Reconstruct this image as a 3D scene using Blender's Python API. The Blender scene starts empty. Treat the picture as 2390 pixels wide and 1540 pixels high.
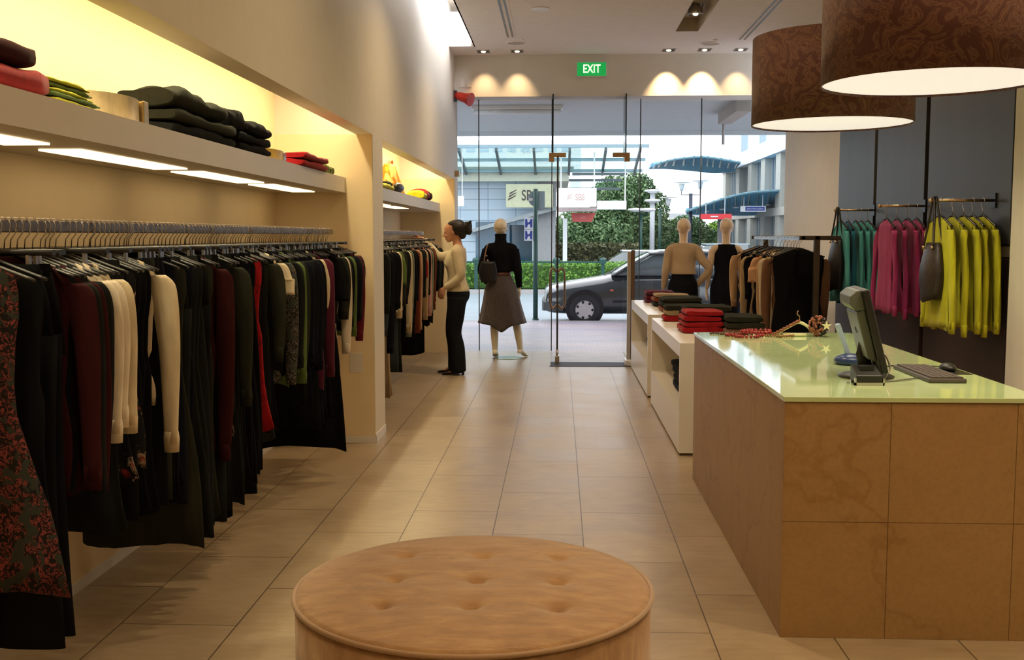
import bpy, math, random
from mathutils import Vector, Matrix
random.seed(7)
SC = bpy.context.scene
COL = SC.collection
PI = math.pi
# ------------------------------------------------------------------ camera
cam_d = bpy.data.cameras.new('camera'); cam = bpy.data.objects.new('camera', cam_d); COL.objects.link(cam)
cam.location = (0, 0, 1.55)
cam.rotation_euler = (math.radians(90 - 5.069), 0, math.radians(2.53))
cam_d.sensor_width = 36; cam_d.sensor_fit = 'HORIZONTAL'; cam_d.lens = 2480 / 2390 * 36
cam_d.clip_end = 400; cam_d.clip_start = .05
SC.camera = cam
SC.view_settings.view_transform = 'Standard'; SC.view_settings.look = 'None'
SC.view_settings.exposure = 0.0; SC.view_settings.gamma = 1.0; SC.view_settings.use_curve_mapping = False
SC.cycles.use_denoising = True
SC.cycles.max_bounces = 7; SC.cycles.diffuse_bounces = 4; SC.cycles.glossy_bounces = 3; SC.cycles.transparent_max_bounces = 12
SC.cycles.sample_clamp_indirect = 6; SC.cycles.caustics_reflective = False; SC.cycles.caustics_refractive = False
# ------------------------------------------------------------------ world: bright overcast daylight
W = bpy.data.worlds.new('overcast'); SC.world = W; W.use_nodes = True
nt = W.node_tree; nt.nodes.clear()
wo = nt.nodes.new('ShaderNodeOutputWorld'); bg = nt.nodes.new('ShaderNodeBackground')
tc = nt.nodes.new('ShaderNodeTexCoord'); sx = nt.nodes.new('ShaderNodeSeparateXYZ'); rp = nt.nodes.new('ShaderNodeValToRGB')
rp.color_ramp.elements[0].position = .48; rp.color_ramp.elements[0].color = (.55, .6, .72, 1)
rp.color_ramp.elements[1].position = .56; rp.color_ramp.elements[1].color = (.93, .95, 1, 1)
mr = nt.nodes.new('ShaderNodeMapRange'); mr.inputs[1].default_value = -1; mr.inputs[2].default_value = 1
nt.links.new(tc.outputs['Generated'], sx.inputs[0]); nt.links.new(sx.outputs[2], mr.inputs[0])
nt.links.new(mr.outputs[0], rp.inputs[0]); nt.links.new(rp.outputs[0], bg.inputs[0]); bg.inputs[1].default_value = 3.2
nt.links.new(bg.outputs[0], wo.inputs[0])
WARM = (1, .74, .43); WARM2 = (1, .80, .5); DAY = (.86, .92, 1)
def lamp(name, kind, loc, power, color=WARM, size=.2, size_y=None, rot=(0, 0, 0), spot=None, blend=.5, spread=None, parent=None):
    d = bpy.data.lights.new(name, kind); d.energy = power; d.color = color
    if kind == 'AREA':
        d.size = size
        if size_y: d.shape = 'RECTANGLE'; d.size_y = size_y
        else: d.shape = 'DISK'
        if spread: d.spread = math.radians(spread)
    else: d.shadow_soft_size = size
    if kind == 'SPOT': d.spot_size = math.radians(spot); d.spot_blend = blend
    o = bpy.data.objects.new(name, d); COL.objects.link(o); o.rotation_euler = rot
    o.location = loc
    if parent:
        o.parent = parent; o.location = Vector(loc) - parent.location
    return o
# ------------------------------------------------------------------ materials
def L(c):
    if isinstance(c, str):
        c = tuple(int(c[i:i+2], 16) / 255 for i in (0, 2, 4))
        return tuple(x / 12.92 if x <= .04045 else ((x + .055) / 1.055) ** 2.4 for x in c)
    return c
MC = {}
class NT:
    def __init__(s, name):
        s.m = bpy.data.materials.new(name); s.m.use_nodes = True; s.n = s.m.node_tree.nodes; s.l = s.m.node_tree.links
        s.b = s.n['Principled BSDF']; s.out = s.n['Material Output']
    def new(s, t, **k):
        n = s.n.new(t)
        for a, v in k.items(): setattr(n, a, v)
        return n
    def coord(s, out='Object', scale=(1, 1, 1), loc=(0, 0, 0), rot=(0, 0, 0)):
        t = s.new('ShaderNodeTexCoord'); m = s.new('ShaderNodeMapping')
        m.inputs['Scale'].default_value = scale; m.inputs['Location'].default_value = loc; m.inputs['Rotation'].default_value = rot
        s.l.new(t.outputs[out], m.inputs[0]); return m.outputs[0]
    def noise(s, vec, scale=5, detail=3, rough=.5, dist=0):
        n = s.new('ShaderNodeTexNoise'); n.inputs['Scale'].default_value = scale; n.inputs['Detail'].default_value = detail
        n.inputs['Roughness'].default_value = rough; n.inputs['Distortion'].default_value = dist
        s.l.new(vec, n.inputs['Vector']); return n.outputs['Fac']
    def ramp(s, fac, stops):
        r = s.new('ShaderNodeValToRGB'); e = r.color_ramp.elements
        while len(e) < len(stops): e.new(.5)
        for i, (p, c) in enumerate(stops): e[i].position = p; e[i].color = (*L(c), 1)
        s.l.new(fac, r.inputs[0]); return r.outputs[0]
    def mix(s, fac, a, b, mode='MIX'):
        m = s.new('ShaderNodeMix', data_type='RGBA', blend_type=mode)
        for i, v in ((0, fac), (6, a), (7, b)):
            if hasattr(v, 'is_linked') or hasattr(v, 'links'): s.l.new(v, m.inputs[i])
            elif i == 0: m.inputs[0].default_value = v
            else: m.inputs[i].default_value = (*L(v), 1)
        return m.outputs[2]
    def bump(s, h, strength=.2, dist=.01):
        b = s.new('ShaderNodeBump'); b.inputs['Strength'].default_value = strength; b.inputs['Distance'].default_value = dist
        s.l.new(h, b.inputs['Height']); s.l.new(b.outputs[0], s.b.inputs['Normal'])
    def fin(s, col=None, rough=.5, metal=0, spec=None, sheen=0, emis=None, es=0, coat=0):
        if col is not None:
            if hasattr(col, 'links'): s.l.new(col, s.b.inputs['Base Color'])
            else: s.b.inputs['Base Color'].default_value = (*L(col), 1)
        s.b.inputs['Roughness'].default_value = rough; s.b.inputs['Metallic'].default_value = metal
        if spec is not None: s.b.inputs['Specular IOR Level'].default_value = spec
        if sheen: s.b.inputs['Sheen Weight'].default_value = sheen
        if coat: s.b.inputs['Coat Weight'].default_value = coat; s.b.inputs['Coat Roughness'].default_value = .06
        if emis is not None:
            s.b.inputs['Emission Color'].default_value = (*L(emis), 1); s.b.inputs['Emission Strength'].default_value = es
        return s.m
def plain(name, c, rough=.5, metal=0, var=.06, scale=8, bump=0, bs=60, spec=None, sheen=0, coat=0, stretch=(1, 1, 1)):
    if name in MC: return MC[name]
    t = NT(name); v = t.coord(scale=stretch); n = t.noise(v, scale, 3)
    c = L(c); lo = tuple(x * (1 - var) for x in c); hi = tuple(min(1, x * (1 + var)) for x in c)
    col = t.ramp(n, [(.3, lo), (.7, hi)])
    if bump: t.bump(t.noise(v, bs, 2), bump, .004)
    MC[name] = t.fin(col, rough, metal, spec, sheen, coat=coat); return MC[name]
def cloth(name, c, var=.14, sc=14):
    return plain('cloth_' + name, c, .85, var=var, scale=sc, bump=.25, bs=180, spec=.08 if max(L(c)) < .06 else .12, sheen=0 if max(L(c)) < .06 else .1, stretch=(2, 2, .5))
def glow(name, c, s):
    if name in MC: return MC[name]
    t = NT(name); MC[name] = t.fin(c, .5, emis=c, es=s); return MC[name]
def glassmat(name, tint=(.97, .985, .98), refl=1.0, haze=0):
    if name in MC: return MC[name]
    t = NT(name); t.n.remove(t.b)
    tr = t.new('ShaderNodeBsdfTransparent'); tr.inputs[0].default_value = (*tint, 1)
    gl = t.new('ShaderNodeBsdfGlossy'); gl.inputs['Roughness'].default_value = .01
    fr = t.new('ShaderNodeFresnel'); fr.inputs[0].default_value = 1.5
    mx = t.new('ShaderNodeMixShader'); ge = t.new('ShaderNodeNewGeometry'); sb = t.new('ShaderNodeMath', operation='SUBTRACT'); sb.inputs[0].default_value = 1; t.l.new(ge.outputs['Backfacing'], sb.inputs[1]); mu = t.new('ShaderNodeMath', operation='MULTIPLY'); t.l.new(sb.outputs[0], mu.inputs[0]); t.l.new(fr.outputs[0], mu.inputs[1]); t.l.new(mu.outputs[0], mx.inputs[0]); t.l.new(tr.outputs[0], mx.inputs[1]); t.l.new(gl.outputs[0], mx.inputs[2])
    t.l.new(mx.outputs[0], t.out.inputs[0]); MC[name] = t.m; return t.m
def floor_mat():
    t = NT('stone_floor'); c = t.new('ShaderNodeTexCoord'); s = t.new('ShaderNodeSeparateXYZ'); t.l.new(c.outputs['Object'], s.inputs[0])
    def add(o, v):
        m = t.new('ShaderNodeMath', operation='ADD'); t.l.new(o, m.inputs[0]); m.inputs[1].default_value = v; return m.outputs[0]
    cb = t.new('ShaderNodeCombineXYZ'); t.l.new(add(s.outputs[1], 9 - 5.42 + .45), cb.inputs[0]); t.l.new(add(s.outputs[0], .106 + 4.7 + .235), cb.inputs[1])
    b = t.new('ShaderNodeTexBrick'); b.offset = .5; b.offset_frequency = 2
    for k, v in dict(Scale=1, **{'Mortar Size': .0032, 'Mortar Smooth': .3, 'Brick Width': .9, 'Row Height': .47}).items(): b.inputs[k].default_value = v
    b.inputs['Bias'].default_value = 0
    b.inputs['Color1'].default_value = (*L('a8957a'), 1); b.inputs['Color2'].default_value = (*L('b09e84'), 1); b.inputs['Mortar'].default_value = (*L('5c4c38'), 1)
    t.l.new(cb.outputs[0], b.inputs['Vector'])
    v = t.coord(); n = t.noise(v, 2.2, 5, .6, .6)
    vein = t.ramp(n, [(.3, (.78, .74, .70)), (.6, (1, 1, 1)), (.8, (.93, .92, .9))])
    n2 = t.noise(t.coord(scale=(2, 9, 1)), 3, 4, .6)
    streak = t.ramp(n2, [(.35, (.9, .88, .86)), (.6, (1, 1, 1))])
    col = t.mix(1, t.mix(1, b.outputs['Color'], vein, 'MULTIPLY'), streak, 'MULTIPLY')
    r = t.ramp(n, [(.2, (.30,) * 3), (.8, (.42,) * 3)]); t.fin(col, .3, spec=.42); t.l.new(r, t.b.inputs['Roughness'])
    inv = t.new('ShaderNodeMath', operation='SUBTRACT'); inv.inputs[0].default_value = 1; t.l.new(b.outputs['Fac'], inv.inputs[1]); t.bump(inv.outputs[0], .4, .003)
    return t.m
def slab_mat(name, axes, off, w=.47, h=.46):
    t = NT(name); c = t.new('ShaderNodeTexCoord'); s = t.new('ShaderNodeSeparateXYZ'); t.l.new(c.outputs['Object'], s.inputs[0])
    cb = t.new('ShaderNodeCombineXYZ')
    for k in (0, 1):
        m = t.new('ShaderNodeMath', operation='ADD'); t.l.new(s.outputs[axes[k]], m.inputs[0]); m.inputs[1].default_value = off[k]; t.l.new(m.outputs[0], cb.inputs[k])
    b = t.new('ShaderNodeTexBrick'); b.offset = 0
    for k, v in {'Scale': 1, 'Mortar Size': .0018, 'Mortar Smooth': .2, 'Brick Width': w, 'Row Height': h, 'Bias': 0}.items(): b.inputs[k].default_value = v
    b.inputs['Color1'].default_value = (*L('a38154'), 1); b.inputs['Color2'].default_value = (*L('a88659'), 1); b.inputs['Mortar'].default_value = (*L('6e5230'), 1)
    t.l.new(cb.outputs[0], b.inputs['Vector']); v = t.coord()
    n = t.noise(v, 4, 6, .65, .8); n2 = t.noise(v, 60, 3, .6)
    a = t.ramp(n, [(.3, (.92, .9, .87)), (.55, (1, 1, 1)), (.75, (.97, .96, .94))]); bb = t.ramp(n2, [(.35, (.9, .9, .9)), (.6, (1, 1, 1))])
    vn = t.new('ShaderNodeTexNoise'); vn.inputs['Scale'].default_value = 1.7; vn.inputs['Detail'].default_value = 7; t.l.new(v, vn.inputs['Vector'])
    vein = t.ramp(vn.outputs['Fac'], [(.485, (1, 1, 1)), (.5, (.86, .8, .72)), (.512, (1, 1, 1))])
    t.fin(t.mix(1, t.mix(1, t.mix(1, b.outputs['Color'], a, 'MULTIPLY'), bb, 'MULTIPLY'), vein, 'MULTIPLY'), .42, spec=.4); return t.m
def damask_mat():
    t = NT('damask_fabric'); v = t.coord(scale=(1, 1, 1)); n = t.noise(v, 8, 3, .5, 2.6)
    a = t.ramp(n, [(.44, '52302a'), (.5, '705040'), (.56, '52302a'), (.62, '775540'), (.68, '553329')])
    t.bump(t.noise(v, 220, 2), .2, .002); return t.fin(a, .75, spec=.25, sheen=.2)
def velvet_mat():
    t = NT('ottoman_velvet'); v = t.coord(scale=(1, 2.6, 1)); n = t.noise(v, 9, 5, .65, .5)
    a = t.ramp(n, [(.25, '8a6644'), (.42, '9c7650'), (.58, 'aa845a'), (.75, 'ba966a')]); t.bump(t.noise(t.coord(scale=(1, 5, 1)), 14, 3), .25, .01)
    return t.fin(a, .7, spec=.2, sheen=.5)
def print_mat(name, base, c1, c2, sc=26, lo=.56):
    if name in MC: return MC[name]
    t = NT(name); v = t.coord(scale=(1, 2, 1)); n = t.noise(v, sc, 3, .6, 1.4); n2 = t.noise(v, sc * .45, 2, .5, .8)
    a = t.ramp(n, [(lo, base), (lo + .05, c1), (lo + .12, base)]); b = t.ramp(n2, [(lo + .02, (0, 0, 0)), (lo + .07, (1, 1, 1))])
    MC[name] = t.fin(t.mix(b, a, c2), .8, spec=.15); return MC[name]
M_wall = plain('wall_paint', (.74, .69, .60), .6, var=.02, bump=.05, spec=.3)
M_niche = plain('niche_glow_tint', (.84, .68, .44), .6, var=.02, spec=.3)  # wall paint with the warm lamp glow of the recess tinted into its colour
M_ceil = plain('ceiling_paint', (.88, .82, .76), .7, var=.02, spec=.2)
M_shelf = plain('shelf_laminate', (.66, .62, .57), .4, var=.02, spec=.4)
M_floor = floor_mat()
M_chrome = plain('brushed_steel', (.55, .52, .5), .3, 1, var=.08)
M_rail = plain('rail_metal', (.33, .30, .29), .38, 1, var=.08)
M_gold = plain('brass_tube', (.6, .42, .25), .3, 1)
M_black = plain('black_plastic', (.012, .012, .013), .35, spec=.4)
M_rubber = plain('tyre_rubber', (.012, .012, .014), .7)
M_dpanel = plain('dark_timber_panel', (.055, .055, .056), .42, var=.12, scale=3, spec=.35, stretch=(1, 1, .2))
M_dpanel2 = plain('dark_brown_panel', (.05, .032, .028), .45, var=.15, scale=3, spec=.35, stretch=(1, 1, .2))
M_white = plain('white_laminate', (.78, .74, .68), .3, var=.02, spec=.5)
M_manq = plain('mannequin_fibreglass', (.82, .62, .42), .35, var=.03, spec=.45)
M_skin = plain('skin', (.55, .27, .16), .5, var=.05, spec=.35)
M_hair = plain('dark_hair', (.012, .008, .007), .5, var=.3, scale=40, bump=.5, bs=120)
M_green = plain('green_painted_steel', (.01, .06, .05), .4, var=.05)
M_glass = glassmat('clear_glass')
# ------------------------------------------------------------------ mesh helpers
class MB:
    def __init__(s): s.v = []; s.f = []
    def add(s, v, f):
        o = len(s.v); s.v += [tuple(p) for p in v]; s.f += [tuple(i + o for i in q) for q in f]; return s
    def box(s, a, b, rz=0, c=None):
        x0, x1 = sorted((a[0], b[0])); y0, y1 = sorted((a[1], b[1])); z0, z1 = sorted((a[2], b[2]))
        v = [(x, y, z) for z in (z0, z1) for y in (y0, y1) for x in (x0, x1)]
        if rz:
            c = c or ((x0 + x1) / 2, (y0 + y1) / 2); k, q = math.cos(rz), math.sin(rz)
            v = [(c[0] + (x - c[0]) * k - (y - c[1]) * q, c[1] + (x - c[0]) * q + (y - c[1]) * k, z) for x, y, z in v]
        return s.add(v, [(0, 2, 3, 1), (4, 5, 7, 6), (0, 1, 5, 4), (2, 6, 7, 3), (0, 4, 6, 2), (1, 3, 7, 5)])
    def ring_loft(s, rings, cap=True, close=True):
        n = len(rings[0]); v = [p for r in rings for p in r]; f = []
        for i in range(len(rings) - 1):
            for j in range(n if close else n - 1):
                k = (j + 1) % n; f.append((i * n + j, i * n + k, (i + 1) * n + k, (i + 1) * n + j))
        if cap: f.append(tuple(range(n))[::-1]); f.append(tuple((len(rings) - 1) * n + j for j in range(n)))
        return s.add(v, f)
    def tube(s, pts, r, n=8, cap=True, flat=1.0, up=None):
        P = [Vector(p) for p in pts]; R = r if isinstance(r, (list, tuple)) else [r] * len(P); rings = []
        t0 = (P[1] - P[0]).normalized(); u = Vector(up) if up else (Vector((0, 0, 1)) if abs(t0.z) < .9 else Vector((0, 1, 0)))
        x = u.cross(t0).normalized()
        for i, p in enumerate(P):
            t = ((P[min(i + 1, len(P) - 1)] - P[max(i - 1, 0)])).normalized()
            x = (x - t * x.dot(t)).normalized(); y = t.cross(x); q = R[i]
            a, b = (q if isinstance(q, tuple) else (q, q * flat))
            rings.append([p + x * (math.cos(2 * PI * k / n) * a) + y * (math.sin(2 * PI * k / n) * b) for k in range(n)])
        return s.ring_loft(rings, cap)
    def cyl(s, p0, p1, r, n=16, r1=None): return s.tube([p0, p1], [r, r if r1 is None else r1], n)
    def lathe(s, prof, c=(0, 0, 0), n=32, cap=True):
        return s.ring_loft([[(c[0] + r * math.cos(2 * PI * k / n), c[1] + r * math.sin(2 * PI * k / n), c[2] + z) for k in range(n)] for r, z in prof], cap)
    def ell(s, c, r, n=14, m=9, rot=None):
        rings = []
        for i in range(m + 1):
            a = -PI / 2 + PI * (i + .001) / (m + .002); q = []
            for k in range(n):
                p = Vector((r[0] * math.cos(a) * math.cos(2 * PI * k / n), r[1] * math.cos(a) * math.sin(2 * PI * k / n), r[2] * math.sin(a)))
                if rot is not None: p = rot @ p
                q.append(p + Vector(c))
            rings.append(q)
        return s.ring_loft(rings)
    def prism(s, poly, axis, a, b):
        def mk(p, t): 
            q = list(p); q.insert(axis, t); return tuple(q)
        n = len(poly); v = [mk(p, a) for p in poly] + [mk(p, b) for p in poly]
        return s.add(v, [tuple(range(n))[::-1], tuple(range(n, 2 * n))] + [(i, (i + 1) % n, n + (i + 1) % n, n + i) for i in range(n)])
    def move(s, d): s.v = [tuple(Vector(p) + Vector(d)) for p in s.v]; return s
    def rot(s, m): s.v = [tuple(m @ Vector(p)) for p in s.v]; return s
def sm(pts, n=4):
    """Catmull-Rom resample of tuples"""
    out = []
    for i in range(len(pts) - 1):
        a = pts[max(i - 1, 0)]; b = pts[i]; c = pts[i + 1]; d = pts[min(i + 2, len(pts) - 1)]
        for k in range(n):
            t = k / n
            out.append(tuple(.5 * (2 * q + (r - p) * t + (2 * p - 5 * q + 4 * r - w) * t * t + (3 * q - p - 3 * r + w) * t ** 3) for p, q, r, w in zip(a, b, c, d)))
    out.append(tuple(pts[-1])); return out
def obj(name, mb, mat, parent=None, smooth=False, bevel=0, seg=2, local=False, sub=0, sol=0, remesh=0):
    me = bpy.data.meshes.new(name); v = mb.v
    if parent is not None and not local:
        q = parent; off = Vector((0, 0, 0))
        while q is not None: off += q.location; q = q.parent
        v = [tuple(Vector(p) - off) for p in v]
    me.from_pydata(v, [], mb.f); me.validate(); me.update()
    if isinstance(mat, (list, tuple)):
        for m in mat: me.materials.append(m)
    else: me.materials.append(mat)
    import bmesh
    bm = bmesh.new(); bm.from_mesh(me); bmesh.ops.recalc_face_normals(bm, faces=bm.faces); bm.to_mesh(me); bm.free()
    if smooth:
        for p in me.polygons: p.use_smooth = len(p.vertices) < 6
    o = bpy.data.objects.new(name, me); COL.objects.link(o)
    if parent is not None: o.parent = parent
    if sol:
        m = o.modifiers.new('solid', 'SOLIDIFY'); m.thickness = sol
    if remesh:
        m = o.modifiers.new('remesh', 'REMESH'); m.mode = 'VOXEL'; m.voxel_size = remesh; m.use_smooth_shade = True
        m = o.modifiers.new('smooth', 'SMOOTH'); m.iterations = 3; m.factor = .5
    if bevel:
        m = o.modifiers.new('bevel', 'BEVEL'); m.width = bevel; m.segments = seg; m.limit_method = 'ANGLE'; m.angle_limit = .7
    if sub:
        m = o.modifiers.new('sub', 'SUBSURF'); m.levels = sub; m.render_levels = sub
    return o
def tag(o, label, cat, group=None, kind=None):
    if label: o['label'] = label
    if cat: o['category'] = cat
    if group: o['group'] = group
    if kind: o['kind'] = kind
    return o
def thing(name, label, cat, loc=(0, 0, 0), group=None):
    o = bpy.data.objects.new(name, None); COL.objects.link(o); o.location = loc; o.empty_display_size = .1
    return tag(o, label, cat, group)
def struct(name, mb, mat, **k):
    par = k.pop('parent', None); o = obj(name, mb, mat, par, **k)
    if par is None: o['kind'] = 'structure'
    return o
def dup(r, loc=None, rz=None, label=None, group=None, mats=None):
    c = r.copy(); COL.objects.link(c)
    if loc is not None: c.location = loc
    if rz is not None: c.rotation_euler = (0, 0, rz)
    if label: c['label'] = label
    if group: c['group'] = group
    for ch in list(r.children):
        d = ch.copy(); COL.objects.link(d); d.parent = c
        for g in list(ch.children):
            e = g.copy(); COL.objects.link(e); e.parent = d
    return c
def text_mesh(s, size, depth=.002, sx=1.0, bold=0):
    cu = bpy.data.curves.new('t', 'FONT'); cu.body = s; cu.size = size; cu.extrude = depth; cu.align_x = 'CENTER'; cu.align_y = 'CENTER'; cu.offset = bold
    o = bpy.data.objects.new('t', cu); COL.objects.link(o); dg = bpy.context.evaluated_depsgraph_get(); dg.update()
    me = bpy.data.meshes.new_from_object(o.evaluated_get(dg)); mb = MB()
    # stand up: text x->X, text y->Z, depth -> -Y (faces -Y)
    mb.add([(p.co.x * sx, -p.co.z, p.co.y) for p in me.vertices], [tuple(p.vertices) for p in me.polygons])
    bpy.data.objects.remove(o); bpy.data.curves.remove(cu); bpy.data.meshes.remove(me); return mb
# ================================================================== THE ROOM
XL, XB, XR, CZ, YF = -1.37, -2.10, 2.70, 3.88, 14.0
b = MB()
b.box((-2.3, -2.6, -.1), (2.9, 12.6, 0)); b.box((-2.3, 12.6, -.1), (-.10, 14.25, 0)); b.box((.87, 12.6, -.1), (2.9, 14.25, 0))
struct('floor', b, M_floor)
b = MB()
b.box((-1.49, -2.6, 2.29), (XL, 14.4, 4.4))                       # wall above the recesses
b.box((-2.25, -2.6, 0), (XB, 14.4, 2.75)); b.box((-2.25, -2.6, 2.65), (-1.45, 14.4, 2.8))
b.box((XB - .01, 7.83, 0), (XL, 8.27, 2.29)); b.box((XB - .01, 7.83, 2.29), (-1.49, 8.27, 2.75)); b.box((XB - .01, 14.02, 0), (XL, 14.42, 2.29)); b.box((XB - .01, 14.02, 2.29), (-1.49, 14.42, 2.75)); b.box((XB - .01, -2.6, 0), (XL, .2, 2.29))
struct('wall_left', b, M_wall)
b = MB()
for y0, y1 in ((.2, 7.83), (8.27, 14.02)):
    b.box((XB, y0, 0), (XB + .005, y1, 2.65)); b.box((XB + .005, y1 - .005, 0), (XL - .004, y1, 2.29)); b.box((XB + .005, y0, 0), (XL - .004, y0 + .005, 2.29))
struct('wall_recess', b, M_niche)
b = MB(); b.box((-2.3, -2.7, 0), (2.9, -2.6, 4.4)); struct('wall_back', b, M_wall)
b = MB(); b.box((2.7, -2.6, 0), (2.85, 12.9, 4.0)); b.box((2.6, -2.6, 0), (2.7, 6.27, 4.0))
prof = [(2.70 + .0 + .3 * (1 - math.cos(a)), 12.9 + .5 * math.sin(a)) for a in [PI / 2 * k / 10 for k in range(11)]]
b.prism([(2.85, 12.9)] + [(2.7, 12.9)] + prof[1:] + [(3.2, 13.4), (3.2, 12.9)], 2, 0, 3.36)
struct('wall_right', b, M_wall)
b = MB(); b.box((-2.0, YF, 3.35), (3.4, 14.5, 4.1)); struct('wall_front', b, M_wall)
b = MB()
b.box((-1.06, -2.6, CZ), (1.32, YF, 4.05)); b.box((1.58, -2.6, CZ), (2.9, YF, 4.05)); b.box((1.32, 12.5, CZ), (1.58, YF, 4.05)); b.box((1.32, -2.6, CZ), (1.58, 8.6, 4.05))
b.box((-1.38, 13.35, CZ), (-1.06, YF, 4.3)); b.box((-1.38, -2.6, CZ), (-1.06, 2.0, 4.3))
b.box((-1.5, -2.6, 4.4), (-.6, 14, 4.5)); b.box((-.66, -2.6, 4.05), (-.6, 14, 4.4)); b.box((-1.06, -2.6, CZ), (-1.045, 13.4, 4.05))
b.box((1.30, 8.6, 4.05), (1.6, 12.5, 4.06))
struct('ceiling', b, M_ceil)
b = MB(); b.box((XL, 7.82, 0), (XL + .006, 8.27, .065)); b.box((XB, 7.818, 0), (XL + .006, 7.83, .05)); b.box((XB, .2, 0), (XB + .008, 7.83, .05)); b.box((XB, 8.27, 0), (XB + .008, 14.0, .05))
struct('baseboard_left', b, M_white)
# dark timber panelling on the right wall, each board its own trim
n = 1
for y0, y1 in ((6.42, 7.85), (7.93, 9.10), (9.18, 10.32)):
    b = MB(); b.box((2.655, y0, 1.50), (2.70, y1, 3.3)); struct('trim_%d' % n, b, M_dpanel, bevel=.003); n += 1
    b = MB(); b.box((2.655, y0, 0.0), (2.70, y1, 1.41)); struct('trim_%d' % n, b, M_dpanel2, bevel=.003); n += 1
b = MB()
for y0, y1 in ((6.27, 6.42), (7.85, 7.93), (9.10, 9.18)): b.box((2.685, y0, 0), (2.70, y1, 3.3))
struct('trim_7', b, plain('black_channel', (.008, .007, .007), .5))
b = MB(); b.box((2.67, 6.28, 1.425), (2.70, 10.32, 1.485)); struct('trim_8', b, M_white)
# ---- glazing of the shop front
M_sil = plain('dark_joint', (.03, .035, .04), .4)
def window(name, x0, x1, joints, y=14.3, z0=0, z1=3.4, ends=True):
    b = MB(); b.box((x0, y, z0), (x1, y + .012, z1)); w = struct(name, b, M_glass)
    for x in joints:
        b = MB(); b.box((x - .006, y - .01, z0), (x + .006, y + .02, z1)); obj('glass_joint', b, M_sil, w)
    return w
window('window_1', -1.37, -.09, (-1.075, -.1))
window('window_2', .86, 3.0, (1.07, 1.87))
window('window_3', -.09, .86, (), z0=2.62)
for nm, x in (('trim_9', -.085), ('trim_10', .855)):                # glass fins above the doorway
    b = MB(); b.box((x - .008, 13.9, 2.55), (x + .008, 14.35, 3.37)); f = struct(nm, b, plain('fin_edge', (.02, .04, .035), .2))
    s = 1 if x < 0 else -1
    b = MB(); b.box((x - .05 * s, 13.86, 2.56), (x + .17 * s, 13.90, 2.615)); b.box((x - .05 * s, 13.86, 2.50), (x + .02 * s, 13.90, 2.57)); obj('patch_fitting', b, M_gold, f, bevel=.003)
# open glass door leaf, swung into the shop
b = MB(); b.box((-.025, 12.86, .03), (-.013, 13.86, 2.5)); d = struct('door_1', b, M_glass)
b = MB(); b.box((-.03, 12.85, .03), (-.008, 12.862, 2.5)); obj('door_edge', b, M_sil, d)
b = MB(); b.box((-.045, 12.80, 0), (.008, 12.98, .1)); obj('floor_patch', b, M_chrome, d, bevel=.006)
b = MB(); b.cyl((-.019, 12.83, .02), (-.019, 12.83, .17), .018); obj('bolt_knob', b, M_rail, d, smooth=True)
for s in (-1, 1):
    b = MB(); y = 12.98; X = -.019
    pts = [(X, y, 1.10), (X + s * .05, y, 1.155), (X + s * .085, y, 1.10), (X + s * .088, y, .9), (X + s * .085, y, .72), (X + s * .05, y, .665), (X, y, .72)]
    b.tube(sm(pts, 5), .013, 8); obj('door_handle', b, plain('handle_bronze', (.35, .25, .17), .3, .9), d, smooth=True)
b = MB(); b.ell((-.019, 12.97, .93), (.02, .02, .035)); obj('lock', b, M_chrome, d, smooth=True)
b = MB(); b.box((-.10, 12.58, -.015), (.87, 13.0, .004)); b.box((-.11, 12.56, 0), (.88, 12.58, .006)); struct('trim_11', b, plain('threshold_mat', (.03, .028, .05), .7))
b = MB(); b.box((-.10, 13.0, -.06), (.87, 14.3, -.012)); struct('trim_12', b, plain('entry_paving', (.42, .38, .40), .45, var=.12, scale=5, spec=.5))
# security pedestal by the doorway
t = thing('security_pedestal', 'slim upright metal security pedestal at the right of the open doorway', 'security gate', (.87, 12.75, 0))
b = MB(); b.box((.815, 12.74, 0), (.86, 12.78, 1.36)); obj('post', b, plain('pale_metal', (.5, .45, .4), .35, .6), t, bevel=.008)
b = MB(); b.box((.86, 12.735, .03), (.905, 12.785, 1.38)); obj('cover_strip', b, plain('brown_strip', (.12, .07, .045), .4), t, bevel=.01)
b = MB(); b.box((.79, 12.62, 0), (.95, 12.9, .07)); obj('base', b, M_white, t, bevel=.01)
# ---- recess shelves, lamps and rails on the left
def shelf(name, y0, y1, label):
    t = thing(name, label, 'shelf', (-1.83, y0, 1.86))
    b = MB(); b.box((XB, y0, 1.865), (-1.57, y1, 1.975)); obj('board', b, M_shelf, t)
    return t
s1 = shelf('wall_shelf', .2, 7.83, 'long thick pale wall shelf carrying folded knitwear in the near left recess')
s2 = shelf('wall_shelf', 8.27, 14.02, 'shorter pale wall shelf with an orange bag in the far left recess')
M_glowU = glow('undershelf_diffuser', (1, .74, .40), 2.5)
def under(t, y0, y1):
    b = MB(); b.box((-1.90, y0, 1.858), (-1.74, y1, 1.866)); obj('light_diffuser', b, M_glowU, t)
for y0, y1 in ((1.3, 2.35), (2.55, 3.6), (3.84, 4.95), (5.17, 6.25), (6.47, 7.55)): under(s1, y0, y1)
for y0, y1 in ((8.5, 9.6), (9.8, 11.0), (11.3, 12.3)): under(s2, y0, y1)
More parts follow.
